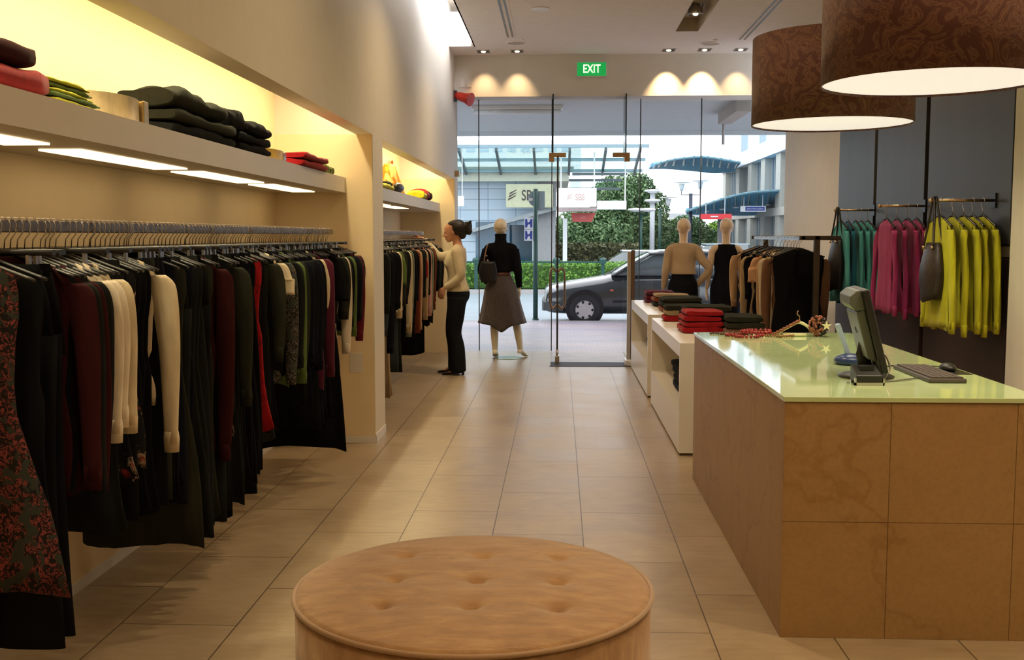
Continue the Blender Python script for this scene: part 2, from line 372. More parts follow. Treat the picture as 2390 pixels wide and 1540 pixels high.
for y0, y1, p, nm, lb in ((.4, 7.7, 66, 'strip_light', 'warm strip light hidden at the top of the near left recess'), (8.4, 13.9, 50, 'strip_light', 'warm strip light hidden at the top of the far left recess')):
    t = thing(nm, lb, 'light', (-1.62, (y0 + y1) / 2, 2.65))
    b = MB(); b.box((-1.66, y0, 2.6), (-1.56, y1, 2.648)); obj('housing', b, M_white, t)
    lamp('tube_light', 'AREA', (-1.61, (y0 + y1) / 2, 2.59), p, (1, .84, .50), .06, y1 - y0, rot=(0, math.radians(22), 0), parent=t)
# ceiling slot washing the left wall with white light
t = thing('cove_light', 'cool white cove light in the ceiling slot over the left wall', 'light', (-1.0, 9, 4.39))
b = MB(); b.box((-1.04, 3, 4.345), (-.96, 13.3, 4.39)); obj('housing', b, M_white, t)
lamp('cove_tube', 'AREA', (-1.0, 11.9, 4.34), 75, (.95, .96, 1), .08, 2.7, rot=(0, math.radians(32), 0), parent=t)
lamp('cove_tube', 'AREA', (-1.0, 6.5, 4.34), 26, (1, .88, .74), .08, 7, rot=(0, math.radians(32), 0), parent=t)
def rail(y0, y1, label):
    t = thing('hanging_rail', label, 'clothes rail', (-1.64, y0, 1.57))
    b = MB(); b.box((-1.655, y0, 1.56), (-1.625, y1, 1.598)); obj('bar', b, M_rail, t, bevel=.004)
    y = y0 + .5
    while y < y1:
        b = MB(); b.box((-2.1, y - .012, 1.575), (-1.655, y + .012, 1.59)); obj('bracket', b, M_rail, t); y += 2.2
    return t
rail(1.6, 7.62, 'long grey metal hanging rail crowded with dark clothes, near left recess')
rail(8.4, 12.75, 'grey metal hanging rail the woman reaches for, far left recess')
b = MB(); b.box((-1.56, 7.822, .53), (-1.46, 7.83, .68)); p = tag(obj('access_plate', b, M_wall, bevel=.003), 'flush beige access plate low on the recess end wall', 'wall plate')
# ---- ceiling fittings
def downlight(x, y, pw, label):
    t = thing('downlight', label, 'downlight', (x, y, CZ), 'recessed downlights along the front ceiling')
    b = MB(); b.box((x - .08, y - .1, CZ - .004), (x + .08, y - .085, CZ + .001)); b.box((x - .08, y + .085, CZ - .004), (x + .08, y + .1, CZ + .001)); b.box((x - .08, y - .1, CZ - .004), (x - .068, y + .1, CZ + .001)); b.box((x + .068, y - .1, CZ - .004), (x + .08, y + .1, CZ + .001))
    obj('frame', b, M_rail, t)
    b = MB(); b.box((x - .07, y - .09, CZ - .003), (x + .07, y + .09, CZ)); obj('recess', b, M_black, t)
    b = MB(); b.ell((x, y, CZ - .004), (.032, .04, .012)); obj('bulb', b, glow('halogen_bulb', (1, .85, .6), 5), t, smooth=True)
    lamp('spot', 'SPOT', (x, y + .02, CZ - .03), pw, (1, .68, .36), .012, rot=(math.radians(22), 0, 0), spot=64, blend=1, parent=t)
for x, p, lb in ((-.97, 26, 'small square ceiling downlight nearest the left wall by the shop front'), (-.54, 30, 'small square ceiling downlight second from the left wall by the shop front'),
                 (1.37, 100, 'small square ceiling downlight casting the first very bright scallop right of the exit sign'), (1.82, 110, 'small square ceiling downlight casting the second very bright scallop right of the exit sign'),
                 (2.27, 32, 'small square ceiling downlight nearest the big brown lampshade by the shop front')):
    downlight(x, 13.72, p, lb)
def slot_vent(x, y0, y1, label):
    t = thing('air_diffuser', label, 'air vent', (x, y1, CZ), 'slot air diffusers in the ceiling')
    b = MB(); b.box((x - .065, y0, CZ - .004), (x + .065, y1, CZ + .001)); obj('frame', b, M_ceil, t)
    for dx in (-.03, .025):
        b = MB(); b.box((x + dx - .011, y0, CZ - .007), (x + dx + .011, y1 - .01, CZ - .003)); obj('slot', b, M_black, t)
slot_vent(-.58, 9.4, 12.75, 'left long twin slot air diffuser in the ceiling, over the aisle')
slot_vent(2.17, 9.4, 13.02, 'right long twin slot air diffuser in the ceiling, behind the lampshades')
for x, y, lb in ((-.53, 13.1, 'round flush ceiling speaker at the end of the left air slot'), (1.83, 13.25, 'round flush ceiling speaker between the light trough and right air slot')):
    t = thing('ceiling_speaker', lb, 'speaker', (x, y, CZ), 'ceiling speakers')
    b = MB(); b.lathe([(.125, 0), (.125, -.006), (.115, -.012)], (x, y, CZ), 28); obj('rim', b, M_ceil, t)
    b = MB(); b.lathe([(.112, -.010), (.1, -.014)], (x, y, CZ), 28); obj('grille', b, plain('speaker_grille', (.45, .4, .33), .6), t)
# sprinkler dots
for x, y in ((-.45, 12.9), (1.86, 13.02)):
    b = MB(); b.lathe([(.03, 0), (.03, -.006), (.012, -.02)], (x, y, CZ), 14); tag(obj('sprinkler_cap', b, M_white), 'tiny white ceiling cap beside the %s speaker' % ('left' if x < 0 else 'right'), 'sprinkler')
# recessed light trough with tilted lamps
t = thing('light_trough', 'recessed rectangular ceiling trough with tilting spot lamps', 'ceiling light', (1.45, 10.5, 4.0))
b = MB(); b.box((1.32, 8.6, 4.03), (1.58, 12.5, 4.05)); b.box((1.32, 8.6, CZ), (1.325, 12.5, 4.05)); b.box((1.575, 8.6, CZ), (1.58, 12.5, 4.05)); b.box((1.32, 12.495, CZ), (1.58, 12.5, 4.05))
obj('trough', b, plain('trough_paint', (.5, .44, .33), .6), t)
for y in (11.75, 10.7, 9.6):
    b = MB(); b.lathe([(.035, .11), (.075, .06), (.085, .0), (.078, -.004)], (1.455, y, 3.92), 20, cap=False); h = obj('lamp_head', b, M_chrome, t, smooth=True)
    b = MB(); b.ell((1.455, y, 3.925), (.03, .03, .02)); obj('bulb', b, glow('halogen_bulb', (1, .85, .6), 5), h, smooth=True)
    b = MB(); b.tube([(1.38, y, 4.03), (1.38, y, 3.95), (1.53, y, 3.95), (1.53, y, 4.03)], .005, 6); obj('bracket', b, M_black, t)
    lamp('spot', 'SPOT', (1.455, y, 3.90), 30, WARM, .04, spot=85, blend=.6, rot=(0, math.radians(-8), 0), parent=t)
# added lamps for general fill light over the floor, most out of view
k = 0
for x, y, p in ((-.2, 11.2, 22), (-.3, 8.2, 22), (.1, 5.2, 19), (.4, 2.6, 12), (.5, -.2, 17), (2.2, 3.2, 22), (2.2, .3, 20), (2.2, 8.0, 13)):
    t = thing('added_fill_lamp', 'added round ceiling lamp giving fill light over the %s' % ('far aisle', 'middle aisle', 'near aisle', 'ottoman', 'rear of the shop', 'back of the counter', 'right rear corner', 'panelled wall')[k], 'ceiling light', (x, y, CZ)); k += 1
    b = MB(); b.lathe([(.1, 0), (.1, -.008), (.08, -.01)], (x, y, CZ), 20); obj('rim', b, M_white, t)
    lamp('bulb_light', 'AREA', (x, y, CZ - .02), p, WARM, .16, spread=130, parent=t)
# ---- signs and fittings on the bulkhead
t = thing('exit_sign', 'green illuminated EXIT sign on the bulkhead over the doorway', 'sign', (.41, 13.97, 3.69))
cx, cz = .41, 3.685
b = MB(); b.box((cx - .195, 13.955, cz - .095), (cx + .195, 14.0, cz + .095)); obj('case', b, M_white, t, bevel=.004)
b = MB(); b.box((cx - .185, 13.95, cz - .083), (cx + .185, 13.956, cz + .085)); obj('face', b, glow('exit_green', L('12a04a'), .75), t)
tm = text_mesh('EXIT', .15, .003, .74, .0025).move((cx, 13.946, cz)); obj('lettering', tm, glow('exit_letters', (.93, 1, .85), .9), t)
for x in (-1.265, -1.175):
    b = MB(); b.box((x - .03, 13.988, 3.47), (x + .03, 14.0, 3.58)); o = obj('switch_plate', b, M_white, bevel=.003)
    tag(o, 'small white wall plate on the bulkhead, %s of a pair' % ('left' if x < -1.2 else 'right'), 'wall plate', 'white plates on the bulkhead')
t = thing('alarm_sounder', 'red horn shaped alarm sounder in the upper left corner of the shop front', 'alarm', (-1.27, 13.9, 3.33))
M_red = plain('red_plastic', (.55, .03, .015), .35)
b = MB(); b.tube([(-1.34, 13.92, 3.36), (-1.28, 13.88, 3.34), (-1.20, 13.84, 3.31), (-1.14, 13.81, 3.29)], [.04, .055, .065, .09], 14); obj('horn', b, M_red, t, smooth=True)
b = MB(); b.box((-1.37, 13.9, 3.28), (-1.33, 13.98, 3.42)); obj('bracket', b, M_black, t)
b = MB(); b.box((-1.38, 13.98, 2.32), (-1.31, 14.06, 2.40)); tag(obj('corner_fitting', b, M_gold, bevel=.004), 'small bronze square glass fitting on the left window edge', 'fitting')

# ================================================================== COUNTER
t = thing('sales_counter', 'large beige stone slab counter with a pale green glass top', 'counter', (1.34, 5.4, 0))
b = MB(); b.box((.875, 4.055, 0), (1.815, 6.73, .915)); obj('carcass', b, slab_mat('stone_core', (1, 2), (0, .001)), t)
b = MB(); b.box((.86, 4.04, 0), (1.83, 4.056, .922)); obj('front_panel', b, slab_mat('stone_front', (0, 2), (10 * .47 - .86, .002)), t, bevel=.0015)
b = MB(); b.box((.86, 4.056, 0), (.876, 6.75, .922)); obj('side_panel', b, slab_mat('stone_side', (1, 2), (10 * .47 - 4.04, .002), h=1.4), t, bevel=.0015)
b = MB(); b.box((.876, 6.734, 0), (1.83, 6.75, .922)); obj('end_panel', b, slab_mat('stone_end', (0, 2), (10 * .47 - .86, .002)), t)
m = NT('mint_glass'); v = m.coord(); n_ = m.noise(v, 3, 2); m.fin(m.ramp(n_, [(.3, (.52, .66, .34)), (.7, (.58, .72, .40))]), .04, spec=.6, coat=.2)
b = MB(); b.box((.855, 4.035, .922), (1.835, 6.755, .941)); obj('glass_top', b, m.m, t, bevel=.002)

# ================================================================== PENDANTS
M_dam = damask_mat(); M_dif = glow('lampshade_diffuser', (.92, .87, .80), .72)
def pendant(y, label):
    c = (1.525, y, 2.17); t = thing('drum_pendant', label, 'lamp', c, 'brown drum pendant lamps over the counter')
    b = MB(); b.lathe([(.44, 0), (.44, .48)], c, 72, cap=False); obj('lamp_shade', b, M_dam, t, smooth=True, sol=.004)
    b = MB(); b.lathe([(.437, .01), (.437, .014), (0.01, .016)], c, 72); obj('diffuser', b, M_dif, t)
    b = MB(); b.lathe([(.437, .465), (.437, .47), (0.01, .47)], c, 72); obj('top_diffuser', b, M_white, t)
    b = MB(); b.cyl((1.525, y, 2.6), (1.525, y, CZ), .004, 6); obj('cord', b, M_black, t)
    b = MB(); b.lathe([(.06, 0), (.06, -.02), (.02, -.03)], (1.525, y, CZ), 20); obj('ceiling_rose', b, M_white, t)
    lamp('bulb_light', 'AREA', (1.525, y, 2.165), 9, (1, .87, .62), .8, spread=150, parent=t)
pendant(4.5, 'nearer of the two large brown patterned drum pendants, cut by the picture top')
pendant(6.12, 'farther of the two large brown patterned drum pendants, over the counter end')

# ================================================================== OTTOMAN
ox, oy, orr, oz = -.268, 3.302, .562, .44
t = thing('ottoman', 'round tan velvet ottoman with a buttoned top and piped edge', 'ottoman', (ox, oy, 0))
M_vel = velvet_mat()
b = MB(); b.lathe([(orr - .01, .03), (orr, .05), (orr, oz - .012)], (ox, oy, 0), 72, cap=True); obj('side', b, M_vel, t, smooth=True)
b = MB(); b.lathe([(orr - .03, 0), (orr - .03, .035)], (ox, oy, 0), 40); obj('plinth', b, M_black, t)
btn = [(ox + dx + sk, oy + dy) for dy, sk in ((.26, .0), (.0, .0), (-.235, .0)) for dx in (-.255, .01, .27)]
def ott_z(x, y):
    r = math.hypot(x - ox, y - oy) / orr; z = oz + .022 * (1 - max(0, r) ** 4)
    for q in btn:
        d = math.hypot((x - q[0]) * .8, y - q[1]); z -= .024 * math.exp(-(d / .020) ** 2) + .009 * math.exp(-(d / .06) ** 2)
    z += .0022 * math.sin(y * 55 + 3 * math.sin(x * 7)) * max(0, math.sin(x * 9 + 1)) * (1 - r)
    return z
b = MB(); rings = [[(ox + .002 * math.cos(2 * PI * k / 120), oy + .002 * math.sin(2 * PI * k / 120), ott_z(ox, oy)) for k in range(120)]]
for i in range(1, 61):
    r = orr * i / 60
    rings.append([(ox + r * math.cos(2 * PI * k / 120), oy + r * math.sin(2 * PI * k / 120), ott_z(ox + r * math.cos(2 * PI * k / 120), oy + r * math.sin(2 * PI * k / 120)) if i < 60 else oz - .012) for k in range(120)])
b.ring_loft(rings, cap=False); b.f.append(tuple(range(120))[::-1]); obj('cushion_top', b, M_vel, t, smooth=True)
b = MB(); b.tube([(ox + (orr + .003) * math.cos(2 * PI * k / 90), oy + (orr + .003) * math.sin(2 * PI * k / 90), oz - .01) for k in range(91)], .008, 8, cap=False); obj('piping', b, plain('piping_velvet', (.36, .22, .12), .6, sheen=.4), t, smooth=True)
for q in btn:
    b = MB(); b.ell((q[0], q[1], ott_z(*q) + .001), (.011, .011, .005), 10, 6); obj('button', b, M_vel, t, smooth=True)

# ================================================================== WHITE DISPLAY UNITS
def unit(y0, y1, label):
    t = thing('display_unit', label, 'display unit', (1.13, y0, 0), 'low white display units')
    x0, x1 = .85, 1.52; b = MB()
    b.box((x0, y0, .02), (x1, y1, .32)); b.box((x0, y0, .70), (x1, y1, .80)); b.box((x0, y0, .32), (x1, y0 + .045, .70)); b.box((x0, y1 - .045, .32), (x1, y1, .70)); b.box((x1 - .02, y0, .32), (x1, y1, .7))
    obj('body', b, M_white, t)
    b = MB(); b.box((x0 + .01, y0 + .01, 0), (x1 - .01, y1 - .01, .022)); obj('plinth', b, plain('dark_brown_plinth', (.12, .08, .05), .6), t)  # dark brown base set slightly in under the unit
unit(7.45, 9.75, 'nearer low white display unit with a cubby, beside the counter')
unit(10.15, 12.48, 'farther low white display unit, by the security pedestal')

# ================================================================== CLOTHES ON HANGERS
C = {'black': (.006, .006, .007), 'navy': (.007, .008, .014), 'charcoal': (.013, .014, .014), 'olive': (.024, .025, .017), 'maroon': (.035, .007, .008), 'wine': (.11, .008, .018), 'red': (.30, .009, .014),
     'cream': (.62, .52, .36), 'white': (.68, .60, .48), 'green': (.09, .14, .035), 'sage': (.22, .25, .18), 'beige': (.42, .30, .17), 'peach': (.62, .36, .2), 'pink': (.6, .3, .28), 'tan': (.45, .28, .16), 'brown': (.16, .08, .045),
     'rust': (.16, .035, .015), 'blue grey': (.035, .045, .055), 'khaki': (.30, .22, .13), 'teal': (.08, .38, .42), 'deep teal': (.015, .13, .22), 'magenta': (.38, .04, .17), 'lime': (.48, .46, .02), 'plum': (.09, .012, .03)}
def cm(k):
    if k == 'floral': return print_mat('cloth_floral', (.008, .008, .01), (.35, .25, .18), (.25, .03, .03), 16, .58)
    if k == 'red floral': return print_mat('cloth_red_floral', (.012, .010, .010), (.26, .055, .05), (.030, .036, .028), 42, .49)
    if k == 'grey print': return print_mat('cloth_grey_print', (.02, .022, .02), (.22, .18, .15), (.05, .06, .05), 34, .5)
    if k == 'red print': return print_mat('cloth_red_print', (.38, .012, .018), (.06, .01, .012), (.26, .01, .012), 20, .56)
    return cloth(k.replace(' ', '_'), C[k])
GMESH = {}
def wv(rr, a, k, ph): return a * math.sin(k * rr + ph)
def garment_parts(kind, length, sleeve, seed, flare=0.0, w=.20):
    """local: origin = top of the rail, X sideways, -Z down. returns list of (part name, MB)"""
    R = random.Random(seed); out = []
    ph = R.random() * 6; N = 36; T = .014
    if kind in ('top', 'dress', 'sleeveless', 'short'):
        zs = [(-.112, .055), (-.120, .085), (-.138, .13), (-.158, .172), (-.176, w - .006), (-.20, w)]
        pit = -.34; zs += [(-.27, w - .002), (pit, w - .014), (pit - .12, w - .022)]
        n = 7; z0 = pit - .12
        for i in range(1, n + 1):
            t = i / n; z = z0 + (-length - z0) * t; zs.append((z, w - .022 + (flare * t ** 1.2) + .012 * math.sin(ph + t * 5)))
        rings = []
        for i, (z, hw) in enumerate(zs):
            t = max(0, min(1, (i - 4) / (len(zs) - 5))); th = T * (.5 if i < 2 else 1) ; q = []
            for k in range(N):
                a = 2 * PI * k / N; ca, sa = math.cos(a), math.sin(a)
                x = hw * math.copysign(abs(ca) ** .75, ca); fold = t * .007 * math.sin(9 * x / .2 + ph + z * 2) + t * .004 * math.sin(21 * x / .2 + ph * 2)
                q.append((x, th * math.copysign(abs(sa) ** .8, sa) + fold, z + (.012 * math.sin(3 * a + ph) if i == len(zs) - 1 else 0)))
            rings.append(q)
        out.append(('bodice', MB().ring_loft(rings)))
        if kind in ('top', 'dress', 'short') and sleeve > 0:
            for s in (1, -1):
                pts = [(s * (w - .035), 0, -.175), (s * (w + .012), 0, -.20), (s * (w + .03), .002, -.27)]
                e = -.20 - sleeve; sw = R.uniform(-.01, .012); m = -.20 - sleeve * .5
                sp = .055 if w == .19 else 0
                pts += [(s * (w + .035 + sw + sp * .45), .003 * s, m), (s * (w + .028 + sw * 2 + sp), 0, e)]
                pr = sm([p + (q,) for p, q in zip(pts, (.03, .04, .045, .038 if sleeve > .3 else .05, .027 if sleeve > .3 else .055))], 4)
                b = MB(); rr = []
                for i, p in enumerate(pr):
                    t = i / (len(pr) - 1); N2 = 14
                    rr.append([(p[0] + p[3] * math.cos(2 * PI * k / N2) * (1 + .1 * math.sin(8 * t + ph)), p[1] + min(.017, p[3]) * math.sin(2 * PI * k / N2) + .004 * math.sin(14 * t + ph + k), p[2] - (.04 * math.cos(2 * PI * k / N2) * s if i < 3 else 0)) for k in range(N2)])
                b.ring_loft(rr)
                if sleeve > .3:
                    p = pr[-1]; b.ring_loft([[(p[0] + rx * math.cos(2 * PI * k / 12), p[1] + .016 * math.sin(2 * PI * k / 12), z) for k in range(12)] for z, rx in ((p[2] + .045, .027), (p[2] + .02, .030), (p[2] - .03, .027))])
                out.append(('sleeve', b))
    elif kind in ('skirt', 'trousers'):
        top = -.135
        if kind == 'skirt':
            n = 9; rings = []
            for i in range(n + 1):
                t = i / n; hw = .165 + (flare) * t + .02 * math.sin(t * 2.6); q = []
                for k in range(N):
                    a = 2 * PI * k / N; ca, sa = math.cos(a), math.sin(a); x = hw * math.copysign(abs(ca) ** .7, ca)
                    q.append((x, T * math.copysign(abs(sa) ** .8, sa) + t * .012 * math.sin(x * 42 + ph), top + (-length - top) * t + (.018 * math.sin(2 * a + ph) if i == n else 0)))
                rings.append(q)
            out.append(('skirt_panel', MB().ring_loft(rings)))
        else:
            b = MB(); b.ring_loft([[(hw * math.copysign(abs(math.cos(2 * PI * k / N)) ** .6, math.cos(2 * PI * k / N)), T * math.sin(2 * PI * k / N), z) for k in range(N)] for z, hw in ((top, .16), (top - .1, .185), (top - .26, .2))])
            for s in (1, -1):
                rr = []
                for i in range(9):
                    t = i / 8; z = top - .2 + (-length - top + .2) * t
                    rr.append([(s * (.098 + .006 * math.sin(t * 3 + ph)) + (.1 - .012 * math.sin(t * PI)) * math.copysign(abs(math.cos(2 * PI * k / 20)) ** .7, math.cos(2 * PI * k / 20)), .016 * math.sin(2 * PI * k / 20) + .006 * math.sin(t * 6 + ph + s), z) for k in range(20)])
                b.ring_loft(rr)
            out.append(('trouser_legs', b))
        b = MB(); b.ring_loft([[(hw * math.copysign(abs(math.cos(2 * PI * k / 24)) ** .6, math.cos(2 * PI * k / 24)), (T + .002) * math.sin(2 * PI * k / 24), z) for k in range(24)] for z, hw in ((top + .004, .163), (top - .035, .167))]); out.append(('waistband', b))
    return out
def garment(name, kind, col, loc, length, sleeve=.55, label='', group=None, flare=0., rz=0, w=.2, cat=None, part_cols=None):
    key = (kind, round(length, 2), round(sleeve, 2), round(flare, 2), int(abs(loc[1]) * 17 + abs(loc[0]) * 31) % 4, w)
    r = thing(name, label, cat or name.split('_')[-1], loc, group); r.rotation_euler = (0, 0, rz)
    for i, (pn, mb) in enumerate(GMESH.setdefault(key, garment_parts(kind, length, sleeve, hash(key[4]) + 3, flare, w))):
        k2 = (key, i, col)
        mat = cm((part_cols or {}).get(pn, col))
        if k2 in GMESH:
            o = bpy.data.objects.new(pn, GMESH[k2]); COL.objects.link(o); o.parent = r
        else:
            o = obj(pn, mb, mat, r, smooth=True, local=True); GMESH[k2] = o.data
    return r
# hangers: one of each kind, copied
def make_hanger(kind, loc):
    if kind == 'coat':
        t = thing('coat_hanger', 'x', 'hanger', loc); b = MB()
        b.tube(sm([(-.21, 0, -.172), (-.14, 0, -.146), (-.05, 0, -.112), (0, 0, -.10), (.05, 0, -.112), (.14, 0, -.146), (.21, 0, -.172)], 3), [.009] * 19, 8, flat=.6); obj('shoulder_bar', b, M_black, t, smooth=True, local=True)
    else:
        t = thing('clip_hanger', 'x', 'hanger', loc); b = MB()
        b.tube([(-.205, 0, -.098), (.205, 0, -.098)], .015, 8, flat=.6); obj('cross_bar', b, M_black, t, smooth=True, local=True)
        for s in (-1, 1):
            b = MB(); b.box((s * .13 - .005, -.008, -.15), (s * .13 + .005, .008, -.09)); b.box((s * .13 - .014, -.009, -.165), (s * .13 + .014, .009, -.15)); obj('clip', b, M_chrome, t, local=True)
    b = MB(); b.tube([(.023 * math.cos(a), 0, -.018 + .022 * math.sin(a)) for a in [math.radians(-40 + 220 * k / 9) for k in range(10)]][::-1] + [(.022, 0, -.04), (.004, 0, -.062), (0, 0, -.1)], .0022, 6)
    obj('hook', b, M_chrome, t, smooth=True, local=True); return t
HG = {}
def hanger(kind, loc, label, group, rz=0):
    if kind not in HG:
        HG[kind] = make_hanger(kind, loc); h = HG[kind]; h.rotation_euler = (0, 0, rz); h['label'] = label; h['group'] = group; return h
    return dup(HG[kind], loc, rz, label, group)
NM = {'top': 'sweater', 'short': 'short_sleeved_shirt', 'sleeveless': 'sleeveless_shirt', 'dress': 'dress', 'skirt': 'skirt', 'trousers': 'trousers'}
RZ = 1.600
def hang(y, kind, col, hem, slz=None, label='', group=None, rx=-1.64, rz=0, zr=RZ, flare=0., hl='', hg='', w=.2, name=None, **k):
    if col == 'red floral': w, name = .165, 'dress'
    L_ = zr - hem; sl = (zr - .2 - slz) if slz else 0
    r = garment(name or NM[kind], kind, col, (rx, y, zr), L_, sl, label, group, flare, rz, w, **k)
    hanger('clip' if kind in ('skirt', 'trousers') else 'coat', (rx, y, zr), hl, hg, rz); return r
H1 = ('thin metal hooked hanger on the near left rail', 'hangers on the near left rail'); H2 = ('thin metal hooked hanger on the far left rail', 'hangers on the far left rail')
items = [ # y, kind, colour, hem z, sleeve end z, flare, label
 (2.84, 'sleeveless', 'red floral', .55, None, .135, 'long dark dress with red and pink flowers, nearest on the left rail'),
 (2.97, 'trousers', 'black', .34, None, 0, 'very long black trousers reaching lowest, behind the red floral dress'),
 (3.03, 'trousers', 'black', .36, None, 0, 'second pair of very long black trousers just behind the lowest ones'),
 (3.08, 'top', 'maroon', .80, .82, 0, 'dark maroon cardigan with a red shoulder, in front of the three cream tops'),
 (3.115, 'top', 'charcoal', .78, .80, 0, 'charcoal knit hanging between two maroon shouldered cardigans'),
 (3.155, 'top', 'maroon', .76, .80, 0, 'brighter red shouldered maroon cardigan just before the cream tops'),
 (3.20, 'top', 'charcoal', .75, .84, 0, 'plain charcoal cardigan directly in front of the cream tops'),
 (3.25, 'top', 'white', 1.02, .93, 0, 'nearest of the three cream long sleeved tops on the left rail'),
 (3.30, 'top', 'white', 1.02, .97, 0, 'middle of the three cream long sleeved tops on the left rail'),
 (3.36, 'top', 'cream', 1.02, .94, 0, 'farthest of the three cream long sleeved tops on the left rail'),
 (3.47, 'dress', 'floral', .72, None, .05, 'black dress with small pale flowers, right behind the three cream tops'),
 (3.56, 'dress', 'floral', .76, None, .04, 'second black flowered dress, the one nearer the lone cream cardigan'),
 (3.66, 'sleeveless', 'black', .80, None, 0, 'sleeveless black top cutting across the lone cream cardigan'),
 (3.74, 'top', 'cream', .95, .80, 0, 'lone long cream cardigan with sleeves hanging low, left rail centre'),
 (4.05, 'dress', 'olive', .33, None, .07, 'long dark olive grey coat behind the lone cream cardigan'),
 (4.20, 'dress', 'charcoal', .33, None, .05, 'long charcoal coat just past the dark olive one'),
 (4.42, 'top', 'maroon', .62, .62, 0, 'narrow dark red long cardigan among black clothes, left rail centre'),
 (4.60, 'dress', 'floral', .66, None, .03, 'black blouse dress with a pale flowered front, left rail centre'),
 (4.66, 'top', 'olive', .75, .82, 0, 'dark olive jacket right behind the pale flowered black blouse'),
 (4.95, 'trousers', 'black', .32, None, 0, 'last of the long black trousers before the bright red dress'),
 (5.10, 'dress', 'red print', .60, None, .07, 'bright red printed dress with dark hem, on the left rail'),
 (5.25, 'dress', 'olive', .52, .95, .03, 'dark olive grey dress right behind the bright red dress'),
 (5.38, 'short', 'cream', 1.0, 1.25, 0, 'cream top mostly hidden by the grey patterned jacket'),
 (5.50, 'top', 'grey print', .78, .80, 0, 'grey patterned jacket on the left rail beside the green cardigan'),
 (5.68, 'top', 'green', .74, .78, 0, 'moss green cardigan behind the grey patterned jacket'),
 (5.95, 'dress', 'black', .62, .85, .03, 'long black coat at the middle of the left rail far half'),
 (6.10, 'dress', 'navy', .55, .80, .02, 'navy long coat right behind the long black coat'),
 (6.26, 'top', 'cream', 1.02, 1.12, 0, 'cream sleeved top wedged between the navy coat and wine dress'),
 (6.40, 'dress', 'plum', .62, .72, .03, 'plum wine long dress above the black flared skirt'),
 (6.62, 'skirt', 'black', .20, None, .12, 'black flared skirt hanging lowest near the far end of the left rail'),
 (6.78, 'short', 'black', .95, 1.13, 0, 'short sleeved black top in front of the white shirt, rail far end'),
 (6.95, 'top', 'white', .85, .80, 0, 'white long sleeved shirt near the far end of the left rail'),
 (7.12, 'top', 'green', .88, .90, 0, 'moss green sweater second to last on the near left rail'),
 (7.26, 'sleeveless', 'black', .92, None, 0, 'black sleeveless top squeezed between green and red sweaters'),
 (7.42, 'top', 'wine', .86, .84, 0, 'wine red sweater last on the near left rail by the pillar'),
]
def filler(y):
    R = random.Random(int(y * 1000)); c = R.choice(['black', 'black', 'navy', 'charcoal', 'black', 'olive'])
    lim = [(3.1, .62), (3.4, .62), (4.02, .52), (4.4, .33), (4.7, .30), (5.1, .34), (5.4, .55), (6.3, .80), (6.9, .35), (9, .92)]
    hem = next(h for q, h in lim if y < q)
    if hem < .5: kd = R.choice(['trousers', 'trousers', 'skirt', 'dress'])
    elif hem < .7: kd = R.choice(['skirt', 'dress', 'skirt'])
    else: kd = R.choice(['top', 'skirt', 'top'])
    hem += R.random() * .09
    return (y, kd, c, hem, (max(hem + .05, .86) if kd == 'top' else None), .03 if kd != 'trousers' else 0, None)
ys = [i[0] for i in items]; y = 2.91; extra = []
while y < 7.5:
    if all(abs(y - q) > .036 for q in ys): extra.append(filler(y)); y += .042
    else: y += .01
NEAR = lambda y: 'near part' if y < 4 else ('middle' if y < 5.6 else 'far part')
KN = {'top': 'sweater', 'skirt': 'skirt', 'dress': 'dress', 'trousers': 'trousers'}
for y, kd, c, hem, slz, fl, lb in items + extra:
    g = None
    if lb is None:
        g = '%s %s at the %s of the near left rail' % (c, KN[kd], NEAR(y)); lb = 'plain %s %s packed among dark clothes, %s of the near left rail' % (c, KN[kd], NEAR(y))
    hang(y, kd, c, hem, slz, lb, g, flare=fl, hl=H1[0], hg=H1[1])
